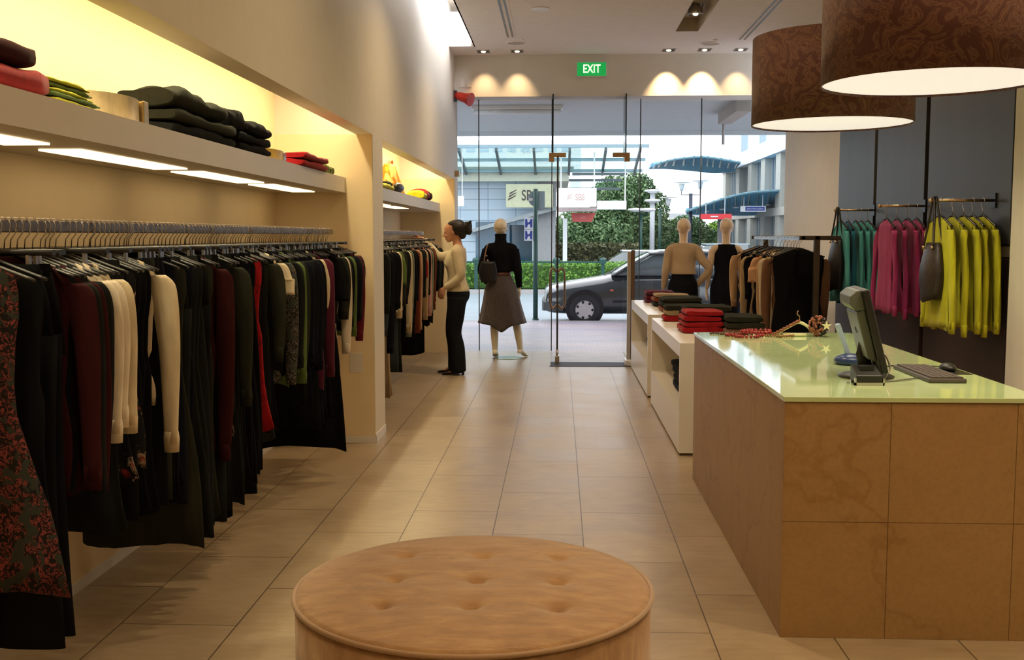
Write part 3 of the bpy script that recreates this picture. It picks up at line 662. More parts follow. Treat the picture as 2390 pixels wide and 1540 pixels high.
# lone clip hangers packed between the clothes
for i in range(14):
    hanger('clip', (-1.64, 3.0 + i * .32 + .011, RZ), *H1)
items2 = [(8.46, 'dress', 'black', .08, None, 0, 'floor length black dress nearest the pillar on the far rail'), (8.60, 'top', 'blue grey', .72, .76, 0, 'blue grey long jacket nearest the pillar on the far rail'),
 (8.78, 'top', 'navy', .66, .60, 0, 'longer navy jacket behind the blue grey one on the far rail'), (8.92, 'dress', 'khaki', .18, None, .02, 'long khaki dress hanging almost to the floor, far rail'),
 (9.08, 'dress', 'beige', .16, None, .02, 'long beige dress just behind the khaki one, far rail'), (9.22, 'top', 'cream', .92, .86, 0, 'cream cardigan with wide sleeve after the navy jacket, far rail'),
 (9.38, 'short', 'green', 1.02, 1.12, 0, 'green short sleeved top on the far rail'), (9.52, 'trousers', 'blue grey', .32, None, 0, 'dark blue grey trousers hanging under the green top, far rail'),
 (9.66, 'trousers', 'charcoal', .30, None, 0, 'charcoal trousers behind the blue grey ones, far rail'), (9.85, 'top', 'cream', .86, .68, 0, 'cream knit behind the green short sleeved top, far rail'),
 (10.02, 'top', 'sage', .80, .62, 0, 'sage green cardigan at the middle of the far rail'), (10.2, 'top', 'black', .72, .82, 0, 'black jacket between sage and rust tops, far rail'),
 (10.42, 'top', 'rust', .80, .62, 0, 'rust brown sweater before the tan one, far rail'), (10.58, 'top', 'tan', .80, .64, 0, 'tan sweater right behind the rust one, far rail'),
 (10.75, 'dress', 'black', .45, None, 0, 'black dress beside the tan sweater, far rail'), (10.92, 'short', 'red', 1.1, 1.12, 0, 'bright red short sleeved top in front of the woman'),
 (11.06, 'top', 'beige', .85, .70, 0, 'beige sweater under the bright red top, far rail'), (11.2, 'skirt', 'black', .30, None, .04, 'black skirt hanging below the beige and pink sweaters, far rail'),
 (11.35, 'top', 'pink', .85, .72, 0, 'pink sweater nearest the woman on the far rail'), (11.52, 'top', 'sage', .85, .74, 0, 'sage sweater behind the pink one, beside the woman'),
 (11.75, 'top', 'rust', .85, .76, 0, 'rust red sweater behind the woman, last of the bright ones on the far rail')]
for y, kd, c, hem, slz, fl, lb in items2: hang(y, kd, c, hem, slz, lb, flare=fl, hl=H2[0], hg=H2[1])
y = 8.53
while y < 12.6:
    if all(abs(y - q[0]) > .05 for q in items2):
        R = random.Random(int(y * 999)); c = R.choice(['black', 'charcoal', 'olive']); kd = R.choice(['top', 'top', 'skirt'])
        hang(y, kd, c, R.uniform(.75, .9) if kd == 'top' else .55, .95 if kd == 'top' else None, 'plain %s %s packed between others on the far left rail' % (c, KN[kd]), '%s %s on the far left rail' % (c, KN[kd]), hl=H2[0], hg=H2[1]); y += .06
    else: y += .02
# ---- clothes rack behind the display units
t = thing('clothes_rack', 'dark steel clothes rack standing behind the white display units', 'clothes rack', (2.0, 9.6, 0))
M_rk = plain('rack_steel', (.10, .085, .065), .4, .7)
b = MB(); b.box((2.06, 8.70, .03), (2.105, 8.745, 1.55)); obj('upright', b, M_rk, t, bevel=.003)
b = MB(); b.box((1.94, 8.70, 1.515), (2.27, 8.745, 1.55)); obj('end_bar', b, M_rk, t, bevel=.003)
b = MB(); b.box((2.06, 10.85, .03), (2.105, 10.89, 1.55)); b.box((1.94, 10.85, 1.515), (2.12, 10.89, 1.55)); obj('upright', b, M_rk, t, bevel=.003)
b = MB(); b.box((1.955, 8.7, 1.515), (1.985, 10.89, 1.545)); obj('rail_bar', b, M_chrome, t)
b = MB(); b.box((1.7, 8.70, 0), (2.3, 8.745, .03)); b.box((1.7, 10.85, 0), (2.3, 10.89, .03)); b.box((2.06, 8.7, 0), (2.1, 10.89, .03)); obj('foot', b, M_rk, t)
H3 = ('thin metal hooked hanger on the free standing rack', 'hangers on the free standing rack')
rk = [(8.86, 'sleeveless', 'black', .62, None, .02, 'black sleeveless dress at the near end of the free standing rack'), (8.95, 'top', 'brown', .66, .7, 0, 'brown long sleeved knit behind the black sleeveless dress'),
 (9.06, 'top', 'cream', .72, .68, 0, 'cream long sleeved top nearest on the free standing rack'), (9.17, 'top', 'tan', .78, .72, 0, 'tan long sleeved top behind the cream one on the rack'), (9.32, 'dress', 'black', .45, None, .02, 'black dress in the middle of the free standing rack'),
 (9.48, 'short', 'peach', 1.08, 1.14, 0, 'peach short sleeved top on the free standing rack'), (9.62, 'dress', 'rust', .6, None, 0, 'rust brown dress below the peach short sleeved top'), (9.80, 'top', 'black', .8, 1.0, 0, 'black cardigan behind the peach top on the rack'),
 (9.95, 'top', 'beige', .76, .72, 0, 'beige long sleeved top toward the rack far end'), (10.15, 'dress', 'black', .42, None, .02, 'black dress toward the far end of the rack'), (10.4, 'dress', 'black', .45, None, 0, 'second black dress nearest the far end of the rack'), (10.62, 'top', 'tan', .9, .88, 0, 'tan top last on the rack, beside the black dressed mannequin')]
for y, kd, c, hem, slz, fl, lb in rk: hang(y, kd, c, hem, slz, lb, None, 1.97, zr=1.548, flare=fl, hl=H3[0], hg=H3[1], w=.21)
# ---- three faceout rods on the panelled wall
def faceout(y, x0, label):
    t = thing('faceout_rod', label, 'clothes rail', (2.655, y, 1.765), 'short metal rods on the panelled wall')
    b = MB(); b.cyl((x0, y, 1.765), (2.66, y, 1.765), .009, 10); obj('rod', b, M_gold, t, smooth=True)
    b = MB(); b.box((2.645, y - .03, 1.72), (2.655, y + .03, 1.81)); obj('wall_bracket', b, M_black, t)
    b = MB(); b.ell((x0, y, 1.765), (.014, .014, .014)); obj('end_knob', b, M_gold, t, smooth=True)
faceout(6.65, 2.27, 'short metal rod holding the lime jackets on the panelled wall')
faceout(7.89, 2.33, 'short metal rod holding the magenta jackets on the panelled wall')
faceout(9.14, 2.33, 'short metal rod holding the teal jackets on the panelled wall')
H4 = ('black hanger on one of the short wall rods', 'hangers on the short wall rods')
ORD = ['frontmost', 'second', 'third', 'fourth', 'rearmost']
for y, xs, cols, nm, hem in ((6.65, (2.33, 2.41, 2.47, 2.53, 2.585), ['lime'] * 5, 'lime', .99), (7.89, (2.38, 2.46, 2.53, 2.60), ['magenta'] * 4, 'magenta', 1.0), (9.14, (2.38, 2.44, 2.50, 2.55, 2.60), ['teal', 'deep teal', 'teal', 'teal', 'teal'], 'teal', 1.0)):
    for i, x in enumerate(xs):
        o_ = ORD[i] if i < len(xs) - 1 else 'rearmost'
        hang(y + .012 * (i % 2), 'top', cols[i], hem + .02 * (i % 2), hem - .01 + .02 * ((i + 1) % 2), '%s %s jacket on the panelled wall rod, counted from the rod tip' % (o_, cols[i]), None, x, rz=PI / 2 + random.uniform(-.05, .05), zr=1.776, flare=.05, hl=H4[0], hg=H4[1], w=.19, name='jacket')
def handbag(loc, col, label, h=.28, w=.12, strap=.26, rz=0):
    t = thing('handbag', label, 'bag', loc); x, y, z = loc
    b = MB(); rr = []
    for i in range(9):
        q = i / 8; zz = z - strap - h * q; hw = w * (.72 + .35 * math.sin(q * PI * .8)); hd = .05 * (.5 + .8 * math.sin(min(1, q * 1.1) * PI * .75))
        rr.append([(x + hd * math.cos(2 * PI * k / 20), y + hw * math.sin(2 * PI * k / 20), zz - .03 * (1 - abs(math.sin(2 * PI * k / 20))) * (i == 8)) for k in range(20)])
    b.ring_loft(rr); obj('pouch', b, plain('leather_' + col, {'brown': (.022, .014, .012), 'black': (.008, .008, .011)}[col], .42, var=.3, scale=25, bump=.4, bs=60), t, smooth=True)
    for s in (-1, 1):
        b = MB(); b.tube(sm([(x + s * .03, y - w * .6, z - strap - .02), (x + s * .015, y - w * .35, z - strap * .5), (x + s * .008, y - .012, z + .004), (x + s * .008, y + .012, z + .004), (x + s * .015, y + w * .35, z - strap * .5), (x + s * .03, y + w * .6, z - strap - .02)], 5), .007, 6); obj('strap', b, M_black if col == 'black' else plain('leather_brown', (.05, .028, .022)), t, smooth=True)
    for s in (-1, 1):
        b = MB(); b.ell((x - .035, y + s * w * .55, z - strap - .03), (.008, .012, .012)); obj('buckle', b, M_gold, t, smooth=True)
handbag((2.295, 6.65, 1.768), 'brown', 'dark brown slouchy handbag hung by straps before the lime jackets', h=.34, w=.14, strap=.26)
handbag((2.345, 9.12, 1.768), 'black', 'black leather handbag hung before the teal jackets', h=.42, w=.15, strap=.24)

# ================================================================== FOLDED GOODS
def folded(name, loc, sx, sy, h, col, label, seed=0, group=None, droop=0., cat=None, mat=None, rz=0, fat=.38):
    """one folded garment resting at loc (centre of its underside)"""
    R = random.Random(seed + 11); ph = R.random() * 6; b = MB(); n = 26; rings = []
    for i in range(15):
        t = i / 14; u = -1 + 2 * t; e = (1 - abs(u) ** 8) ** .5 if abs(u) < 1 else 0; e = max(e, .25); q = []
        for k in range(n):
            a = 2 * PI * k / n; ca, sa = math.cos(a), math.sin(a)
            x = sx / 2 * math.copysign(abs(ca) ** fat, ca) * (.93 + .07 * e); hz = h / 2 * math.copysign(abs(sa) ** (.7 if fat > .6 else .45), sa) * (.7 + .3 * e)
            z = h / 2 + hz + ((.12 * h * math.sin(u * 4 + ph + x * 9) + .07 * h * math.sin(u * 11 + ph * 2 + x * 30)) * (sa > 0)); z -= droop * max(0, u - .2) ** 2 * (z / h > .3) * 1.0
            q.append((x, u * sy / 2, max(z, 0)))
        rings.append(q)
    b.ring_loft(rings)
    if rz: b.rot(Matrix.Rotation(rz, 3, 'Z'))
    b.move(loc); o = obj(name, b, mat or cm(col), None, smooth=True); o.location = (0, 0, 0)
    return tag(o, label, cat or name.split('_')[-1], group)
ST = 1.976
def stack(name, x, y, z, sx, sy, hs, cols, labels, group=None, droop=0, seed=0, cat=None, rz=0, jit=.01):
    for i, h in enumerate(hs):
        R = random.Random(seed + i); lb = labels if isinstance(labels, str) else labels[i]
        folded(name, (x + R.uniform(-jit, jit), y + R.uniform(-jit, jit), z), sx * (1 - .03 * i), sy * (1 - .03 * i), h - .001, cols[i % len(cols)], lb, seed + i, group, droop, cat, rz=rz)
        z += h
folded('folded_sweater', (-1.76, 2.86, ST), .34, .92, .075, 'red', 'bright red folded sweater at the near end of the shelf, under the maroon one', 1, cat='sweater')
folded('folded_sweater', (-1.76, 2.84, ST + .075), .33, .82, .08, 'maroon', 'dark maroon rolled sweater lying on the bright red one', 2, cat='sweater')
stack('folded_shirt', -1.78, 3.52, ST, .36, .38, [.017] * 5, ['lime', 'green'], ['lowest lime green folded top of the near shelf stack', 'second lowest dull green folded top of the near shelf stack', 'middle lime green folded top of the near shelf stack', 'second highest dull green folded top of the near shelf stack', 'uppermost lime green folded top of the near shelf stack'], 'stack of green tops on the near shelf', .03, 5, jit=.012, cat='top')
def belt(y, r, hgt, c1, c2, label, wx=1.5):
    t = thing('rolled_belt', label, 'belt', (-1.72, y, ST), 'rolled belts on the near shelf'); b = MB()
    def ringp(rr, dz=0): return [(-1.72 + rr * .8 * math.cos(2 * PI * k / 40), y + rr * wx * math.sin(2 * PI * k / 40)) for k in range(40)]
    o_, i_ = ringp(r), ringp(r - .006); b.ring_loft([[(p[0], p[1], z) for p in q] for q, z in ((i_, ST + hgt), (o_, ST + hgt), (o_, ST), (i_, ST), (i_, ST + hgt))], cap=False); obj('strap', b, plain('leather_' + c1[0], c1[1], .35, var=.25, scale=15), t, smooth=False)
    b = MB(); b.box((-1.72 + .02, y + r * wx * .8, ST), (-1.72 + .09, y + r * wx * .8 + .015, ST + hgt + .004)); b.box((-1.62, y + r * wx * .55, ST), (-1.61, y + r * wx * .8, ST + hgt)); obj('buckle', b, plain('buckle_' + c2[0], c2[1], .25, .9), t, bevel=.004)
belt(4.0, .135, .095, ('cream', (.5, .40, .24)), ('gold', (.6, .42, .2)), 'wide cream and brown rolled belt between the green stack and grey knits')
belt(6.08, .16, .06, ('gold', (.5, .33, .06)), ('silver', (.6, .55, .45)), 'golden yellow rolled belt after the black sweater pile')
stack('folded_sweater', -1.70, 4.78, ST, .25, .86, [.05, .05], ['charcoal', 'olive'], ['dark grey green chunky sweater at the bottom of the big knit pile', 'second chunky grey green sweater of the big knit pile'], None, 0, 21, 'sweater')
folded('folded_sweater', (-1.70, 4.72, ST + .096), .25, .72, .105, 'olive', 'domed grey green chunky sweater on top of the big knit pile', 30, cat='sweater', fat=1.0)
stack('folded_sweater', -1.69, 5.55, ST, .24, .56, [.045, .045], ['black', 'black'], ['black folded sweater at the bottom of the pile beside the belt', 'second black folded sweater of the pile beside the belt'], None, 0, 41, 'sweater')
folded('folded_sweater', (-1.69, 5.62, ST + .088), .24, .44, .08, 'black', 'puffy black sweater on top of the black pile', 44, cat='sweater', fat=.9)
folded('folded_sweater', (-1.70, 5.28, ST + .09), .22, .26, .10, 'black', 'black sweater wedged between the grey and the black piles', 45, cat='sweater')
stack('folded_shirt', -1.72, 6.80, ST, .36, .70, [.045, .04], ['red', 'red'], ['lower bright red folded top near the shelf end', 'upper bright red folded top near the shelf end'], None, 0, 51, 'top')
folded('folded_shirt', (-1.74, 7.38, ST), .3, .36, .06, 'green', 'mottled green folded top at the far end of the near shelf', 60, cat='top', mat=print_mat('cloth_green_print', (.10, .13, .03), (.4, .45, .1), (.02, .03, .01), 18, .5))
# far shelf
folded('folded_shirt', (-1.72, 9.85, ST), .3, .7, .05, 'lime', 'lime folded top beside the orange bag on the far shelf', 61, cat='top'); folded('folded_shirt', (-1.72, 10.25, ST + .05), .2, .3, .04, 'olive', 'small dark olive folded top beside the orange bag', 62, cat='top')
t = thing('orange_bag', 'orange and gold draped tote bag standing on the far shelf', 'bag', (-1.72, 10.9, ST)); b = MB(); rr = []
for i in range(13):
    q = i / 12; hy = .42 * (1 - .62 * q ** 1.3); hx = .13 * (1 - .6 * q)
    rr.append([(-1.72 + hx * math.cos(2 * PI * k / 28), 10.9 - .1 * q + hy * math.sin(2 * PI * k / 28) * (1 + .09 * math.sin(5 * 2 * PI * k / 28 + q * 4)), ST + .29 * q) for k in range(28)])
b.ring_loft(rr); obj('bag_body', b, print_mat('bag_fabric', (.85, .36, .03), (.45, .08, .01), (.9, .62, .2), 7, .52), t, smooth=True)
b = MB(); b.tube(sm([(-1.72, 10.65, ST + .24), (-1.7, 10.7, ST + .31), (-1.7, 10.85, ST + .33), (-1.72, 10.95, ST + .25)], 5), .012, 8); obj('handle', b, plain('leather_tan', (.4, .16, .03)), t, smooth=True)
b = MB(); b.ell((-1.60, 10.6, ST + .05), (.05, .2, .05)); obj('scarf_tie', b, M_black, t, smooth=True)
for i, (y, r, c, lb) in enumerate(((12.55, .09, 'lime', 'small yellow green rolled scarf on the far shelf'), (12.8, .12, 'red', 'red rolled scarf near the end of the far shelf'), (13.1, .11, 'maroon', 'maroon rolled scarf last on the far shelf'))):
    folded('rolled_scarf', (-1.68, y, ST), .22, .3, r, c, lb, 70 + i, cat='scarf', fat=.9)
# display unit tops
UZ = .801
stack('folded_shirt', 1.14, 12.1, UZ, .34, .42, [.045, .045, .04], ['plum', 'wine', 'plum'], ['lowest plum folded top on the farther white unit', 'middle wine folded top on the farther white unit', 'uppermost plum folded top on the farther white unit'], None, 0, 80, 'top')
stack('folded_shirt', 1.19, 11.45, UZ, .38, .40, [.05, .05, .035], ['olive', 'rust', 'khaki'], ['lowest olive folded top in the middle stack of the farther unit', 'rust folded top inside the middle stack of the farther unit', 'khaki green folded top crowning the middle stack of the farther unit'], None, 0, 84, 'top')
stack('folded_shirt', 1.22, 10.7, UZ, .42, .44, [.05, .05, .04], ['rust', 'olive', 'olive'], ['rust folded top under the near stack of the farther unit', 'middle olive folded top in the near stack of the farther unit', 'uppermost dark olive folded top in the near stack of the farther unit'], None, 0, 88, 'top')
stack('folded_shirt', 1.05, 9.45, UZ, .26, .26, [.05, .05, .04], ['red', 'khaki', 'olive'], ['small red folded top at the far corner of the nearer unit', 'small khaki folded top over the small red one', 'small olive folded top crowning the far corner stack'], None, 0, 92, 'top')
stack('folded_sweater', 1.24, 9.0, UZ, .42, .42, [.06, .06, .05], ['olive', 'charcoal', 'olive'], ['lowest olive sweater in the tall dark stack of the nearer unit', 'charcoal sweater inside the tall dark stack of the nearer unit', 'uppermost olive sweater in the tall dark stack of the nearer unit'], None, 0, 96, 'sweater')
stack('folded_sweater', 1.115, 8.40, UZ, .32, .42, [.048, .042, .042, .04], ['red', 'red', 'red', 'red'], ['lowest bright red sweater of the big red stack', 'second bright red sweater from the bottom of the red stack', 'third bright red sweater from the bottom of the red stack', 'uppermost bright red sweater of the big red stack'], 'stack of red sweaters on the nearer unit', 0, 100, 'sweater')
stack('folded_sweater', 1.40, 8.25, UZ, .30, .48, [.05, .045, .05], ['brown', 'olive', 'olive'], ['brown knit at the bottom of the dark pile beside the red sweaters', 'olive knit in the dark pile beside the red sweaters', 'rumpled olive knit on top of the dark pile beside the red sweaters'], None, 0, 104, 'sweater')
for k_, (y, un, nm) in enumerate(((8.30, 'nearer', 'folded_jeans'), (10.95, 'farther', 'folded_jeans'))):
    stack(nm, 1.12, y, .321, .40, 1.0 if k_ == 0 else .7, [.06, .06, .05, .05], ['navy', 'black', 'navy', 'black'] if k_ == 0 else ['blue grey'] * 4, ['%s folded trousers in the cubby of the %s white unit' % (q, un) for q in ('lowest', 'second lowest', 'second highest', 'uppermost')], None, 0, 110 + 5 * k_, 'trousers', jit=.02)

# ================================================================== ON THE COUNTER
GZ = .9412
t = thing('computer_monitor', 'dark grey computer monitor seen from behind, tilted on its stand', 'monitor', (1.33, 4.62, GZ))
M_mon = plain('monitor_shell', (.018, .018, .017), .4, var=.05, spec=.4); M_mon2 = plain('monitor_back', (.10, .11, .09), .45, var=.04)
RX = Matrix.Rotation(math.radians(-13), 3, 'Y') @ Matrix.Rotation(0, 3, 'Z'); RZm = Matrix.Rotation(math.radians(-7), 3, 'Z')
def mon(mb): 
    mb.v = [tuple(RZm @ (Matrix.Rotation(math.radians(-14), 3, 'Y') @ Vector(p))) for p in mb.v]; return mb.move((1.375, 4.63, GZ + .035))
b = mon(MB().box((-.012, -.19, 0), (.018, .19, .36))); obj('screen_housing', b, M_mon, t, bevel=.006)
b = mon(MB().box((.0181, -.17, .02), (.0195, .17, .34))); obj('screen', b, M_black, t)
b = mon(MB().prism([(-.012, .05), (-.045, .07), (-.05, .27), (-.012, .29)], 1, -.15, .15)); obj('rear_cover', b, M_mon2, t, bevel=.006)
b = mon(MB().prism([(-.012, .28), (-.05, .28), (-.068, .31), (-.06, .345), (-.03, .362), (-.012, .362)], 1, -.16, .16)); obj('top_vent', b, M_mon2, t, bevel=.004)
tm = text_mesh('Qc', .035, .0008, .9); tm.rot(Matrix.Rotation(-PI / 2, 3, 'Z')); mon(tm.move((-.0518, -.03, .19))); obj('logo', tm, M_mon, t)
b = MB(); b.tube([(1.335, 4.64, GZ + .02), (1.315, 4.64, GZ + .1), (1.325, 4.64, GZ + .17)], [.032, .028, .024], 10, flat=.5); obj('stand_neck', b, M_mon, t, smooth=True)
b = MB(); b.lathe([(.0, .0), (.115, 0), (.118, .006), (.10, .014), (.03, .022)], (1.33, 4.63, GZ), 32); obj('stand_base', b, M_mon, t, smooth=True)
b = MB(); b.tube(sm([(1.345, 4.55, GZ + .09), (1.36, 4.50, GZ + .12), (1.385, 4.48, GZ + .06), (1.36, 4.46, GZ + .008), (1.45, 4.50, GZ + .006), (1.53, 4.56, GZ + .006)], 6), .0035, 6); obj('cable', b, M_rail, t, smooth=True)
b = MB(); b.cyl((1.35, 4.56, GZ + .08), (1.35, 4.56, GZ + .13), .009, 10); obj('plug', b, plain('blue_plug', (.02, .05, .25)), t)
t = thing('card_terminal', 'dark card terminal with silver feet standing before the monitor', 'card reader', (1.27, 4.40, GZ))
b = MB(); b.prism([(4.36, GZ + .012), (4.46, GZ + .012), (4.46, GZ + .075), (4.36, GZ + .04)], 0, 1.215, 1.32); obj('housing', b, M_mon, t, bevel=.004)
b = MB(); b.box((1.208, 4.355, GZ), (1.327, 4.37, GZ + .012)); b.box((1.25, 4.36, GZ), (1.28, 4.45, GZ + .008)); b.box((1.208, 4.355, GZ), (1.214, 4.37, GZ + .03)); b.box((1.321, 4.355, GZ), (1.327, 4.37, GZ + .03)); b.box((1.215, 4.44, GZ), (1.32, 4.455, GZ + .012)); obj('silver_cradle', b, M_chrome, t)
b = MB(); b.box((1.24, 4.40, GZ + .055), (1.295, 4.45, GZ + .073)); obj('keypad', b, M_black, t)
t = thing('keyboard', 'flat dark keyboard lying on the glass counter top', 'keyboard', (1.61, 4.68, GZ))
b = MB(); b.box((1.535, 4.44, GZ), (1.69, 4.92, GZ + .018)); obj('base', b, plain('keyboard_shell', (.07, .055, .05), .45), t, bevel=.005)
for r_ in range(5):
    b = MB()
    for c_ in range(15): b.box((1.548 + r_ * .027, 4.455 + c_ * .0305, GZ + .018), (1.571 + r_ * .027, 4.481 + c_ * .0305, GZ + .024))
    o = obj('key_row', b, plain('keyboard_keys', (.10, .08, .075), .5), t)
t = thing('computer_mouse', 'dark computer mouse beyond the keyboard', 'mouse', (1.76, 4.86, GZ)); b = MB(); b.ell((1.76, 4.86, GZ + .014), (.034, .06, .022)); obj('shell', b, M_mon, t, smooth=True)
b = MB(); b.tube(sm([(1.76, 4.92, GZ + .01), (1.72, 5.0, GZ + .004), (1.55, 5.0, GZ + .004), (1.42, 4.8, GZ + .004)], 5), .003, 6); obj('cable', b, M_black, t, smooth=True)
t = thing('mouse_mat', 'thin dark mat under the mouse', 'mouse mat', (1.75, 4.84, GZ)); b = MB(); b.box((1.71, 4.72, GZ - .0002), (1.82, 4.95, GZ + .002)); obj('mat', b, M_black, t)
t = thing('desk_gadget', 'blue domed desk gadget with a slanting flat white arm, left of the monitor', 'gadget', (1.385, 5.1, GZ))
b = MB(); b.ell((1.385, 5.08, GZ + .02), (.078, .07, .032), 24, 10); obj('dome', b, plain('blue_shell', (.015, .04, .15), .3), t, smooth=True)
b = MB(); b.box((-.012, -.02, 0), (.008, .02, .16)); b.rot(Matrix.Rotation(math.radians(-20), 3, 'Y')); b.move((1.385, 5.12, GZ + .04)); obj('arm', b, plain('pale_blue_plastic', (.35, .45, .6), .35), t, bevel=.003)
# jewellery
def necklace(cx, cy, rx, ry, br, col, label, rot=0, n=30, z=0):
    t = thing('bead_necklace', label, 'necklace', (cx, cy, GZ), 'bead necklaces at the far end of the counter'); b = MB()
    for k in range(n):
        a = 2 * PI * k / n; x = rx * math.cos(a) * (1 + .25 * math.sin(3 * a + rot)); y = ry * math.sin(a); b.ell((cx + x * math.cos(rot) - y * math.sin(rot), cy + x * math.sin(rot) + y * math.cos(rot), GZ + br + z), (br,) * 3, 8, 5)
    obj('beads', b, plain('beads_' + col[0], tuple(c * .55 for c in col[1]), .25, var=.4, scale=80, spec=.6), t, smooth=True)
    b = MB(); b.cyl((cx + rx, cy, GZ + .003), (cx + rx + .02, cy, GZ + .003), .003, 6); obj('clasp', b, M_gold, t)
necklace(1.13, 6.45, .10, .10, .010, ('red', (.45, .02, .02)), 'coarse dark red bead necklace nearest the red sweaters')
necklace(1.22, 6.55, .08, .09, .012, ('ruby', (.5, .03, .03)), 'second coarse red bead necklace overlapping the first', .4, 24, .012)
necklace(1.34, 6.50, .10, .08, .008, ('amber', (.45, .2, .04)), 'amber brown bead necklace before the hanger shaped stand', .8, 34)
necklace(1.08, 6.62, .12, .06, .006, ('brown', (.12, .04, .02)), 'fine brown bead necklace at the far left counter corner', 0, 44)
t = thing('jewellery_stand', 'cream hanger shaped stand draped with amber beads at the far counter end', 'jewellery stand', (1.45, 6.5, GZ))
b = MB(); b.tube(sm([(1.33, 6.50, GZ + .02), (1.40, 6.5, GZ + .06), (1.455, 6.5, GZ + .085), (1.51, 6.5, GZ + .06), (1.56, 6.5, GZ + .01)], 4), .009, 8); b.tube([(1.36, 6.49, GZ + .01), (1.50, 6.49, GZ + .01)], .009, 8); obj('hanger_body', b, plain('cream_wood', (.7, .66, .4), .5), t, smooth=True)
b = MB(); b.tube(sm([(1.455, 6.5, GZ + .085), (1.46, 6.5, GZ + .12), (1.445, 6.5, GZ + .135), (1.45, 6.5, GZ + .155)], 4), .003, 6); obj('hook', b, M_gold, t, smooth=True)
b = MB()
for k in range(26): b.ell((1.30 + .155 * k / 25, 6.485, GZ + .012 + .085 * k / 25 + .004 * math.sin(k * 2)), (.008,) * 3, 8, 5)
obj('draped_beads', b, plain('beads_copper', (.24, .07, .03), .3, var=.4, scale=80), t, smooth=True)
t = thing('bead_ball', 'round cluster of red and brown beads with a cream star at the far counter end', 'ornament', (1.575, 6.5, GZ)); R = random.Random(3); b = MB(); b2 = MB()
for k in range(110):
    v = Vector((R.gauss(0, 1), R.gauss(0, 1), R.gauss(0, 1))).normalized() * .058; (b if v.x < .012 else b2).ell((1.575 + v.x, 6.5 + v.y, GZ + .064 + v.z), (.0085,) * 3, 7, 5)
obj('red_beads', b, plain('beads_copper', (.42, .12, .05), .3), t, smooth=True); obj('dark_beads', b2, plain('beads_dark', (.03, .02, .02), .3), t, smooth=True)
pts = [(1.605 + r * math.sin(a), GZ + .07 + r * math.cos(a)) for k in range(10) for a, r in [(2 * PI * k / 10, .032 if k % 2 == 0 else .012)]]
b = MB(); b.prism(pts, 1, 6.425, 6.431); obj('star', b, plain('cream_wood', (.7, .66, .4), .5), t)

# ================================================================== FIGURES  (local: s = left, f = forward, z up)
def place(mb, org, yaw):
    """yaw: direction the figure faces, radians from +X"""
    fw = Vector((math.cos(yaw), math.sin(yaw), 0)); lf = Vector((-math.sin(yaw), math.cos(yaw), 0)); o = Vector((org[0], org[1], 0))
    mb.v = [tuple(o + lf * p[0] + fw * p[1] + Vector((0, 0, p[2]))) for p in mb.v]; return mb
def ell_rings(rows, n=28, sq=1.0):
    return [[(c[1] * math.copysign(abs(math.cos(2 * PI * k / n)) ** sq, math.cos(2 * PI * k / n)) + (c[4] if len(c) > 4 else 0), c[2] + c[3] * math.copysign(abs(math.sin(2 * PI * k / n)) ** sq, math.sin(2 * PI * k / n)), c[0]) for k in range(n)] for c in rows]
def rows_smooth(rows, n=4): return sm([tuple(r) for r in rows], n)
TORSO = [(.80, .07, -.01, .07), (.84, .15, -.01, .10), (.90, .168, -.012, .118), (.96, .160, -.01, .112), (1.03, .132, 0, .095), (1.09, .118, .003, .085), (1.17, .128, .008, .092), (1.25, .142, .022, .112), (1.32, .152, .008, .10), (1.385, .150, -.01, .075), (1.42, .105, -.015, .06), (1.45, .058, -.012, .052), (1.49, .05, -.002, .05), (1.54, .05, .01, .052)]
def grow(rows, d, z0, z1, dz=0, k=1.0): return [(r[0] + dz, r[1] * k + d, r[2], r[3] * k + d) for r in rows if z0 <= r[0] <= z1]
def hand(b, w, d, side, palm, curl=.5, L_=1.0):
    """w wrist point, d direction of the hand, palm: palm normal, side: thumb side direction"""
    w, d, palm, th = Vector(w), Vector(d).normalized(), Vector(palm), Vector(side)
    palm = (palm - d * palm.dot(d)).normalized(); th = (th - d * th.dot(d)); th = (th - palm * th.dot(palm)).normalized()
    rr = []
    for t, a, c in ((-.01, .020, .016), (.015, .024, .016), (.05, .036, .014), (.078, .038, .012), (.088, .034, .009)):
        o = w + d * t * L_; rr.append([o + th * a * math.cos(2 * PI * k / 14) + palm * c * math.sin(2 * PI * k / 14) for k in range(14)])
    b.ring_loft(rr)
    for i, (off, ln) in enumerate(((.030, .070), (.010, .080), (-.010, .074), (-.029, .058))):
        p = w + d * .080 * L_ + th * off; pts = [p - d * .015]; u = d.copy(); ang = 0
        for s_, a in ((.42, curl * .5), (.33, curl * .9), (.25, curl * .7)):
            pts.append(p.copy()); ang += a; v = d * math.cos(ang) + palm * math.sin(ang) + th * (off * .9 * (1 - min(1, ang))); p = p + v.normalized() * ln * s_ * L_
        pts.append(p); b.tube(pts, [.008, .0092, .0082, .0075, .0055], 8)
    p = w + d * .012 + th * .018; b.tube([p, p + (th * .6 + d * .6 + palm * .3) * .035, p + (th * .75 + d * .95 + palm * .5) * .045 + d * .01, p + (th * .6 + d * 1.5 + palm * .75) * .048 + d * .018], [.012, .0115, .010, .007], 8)
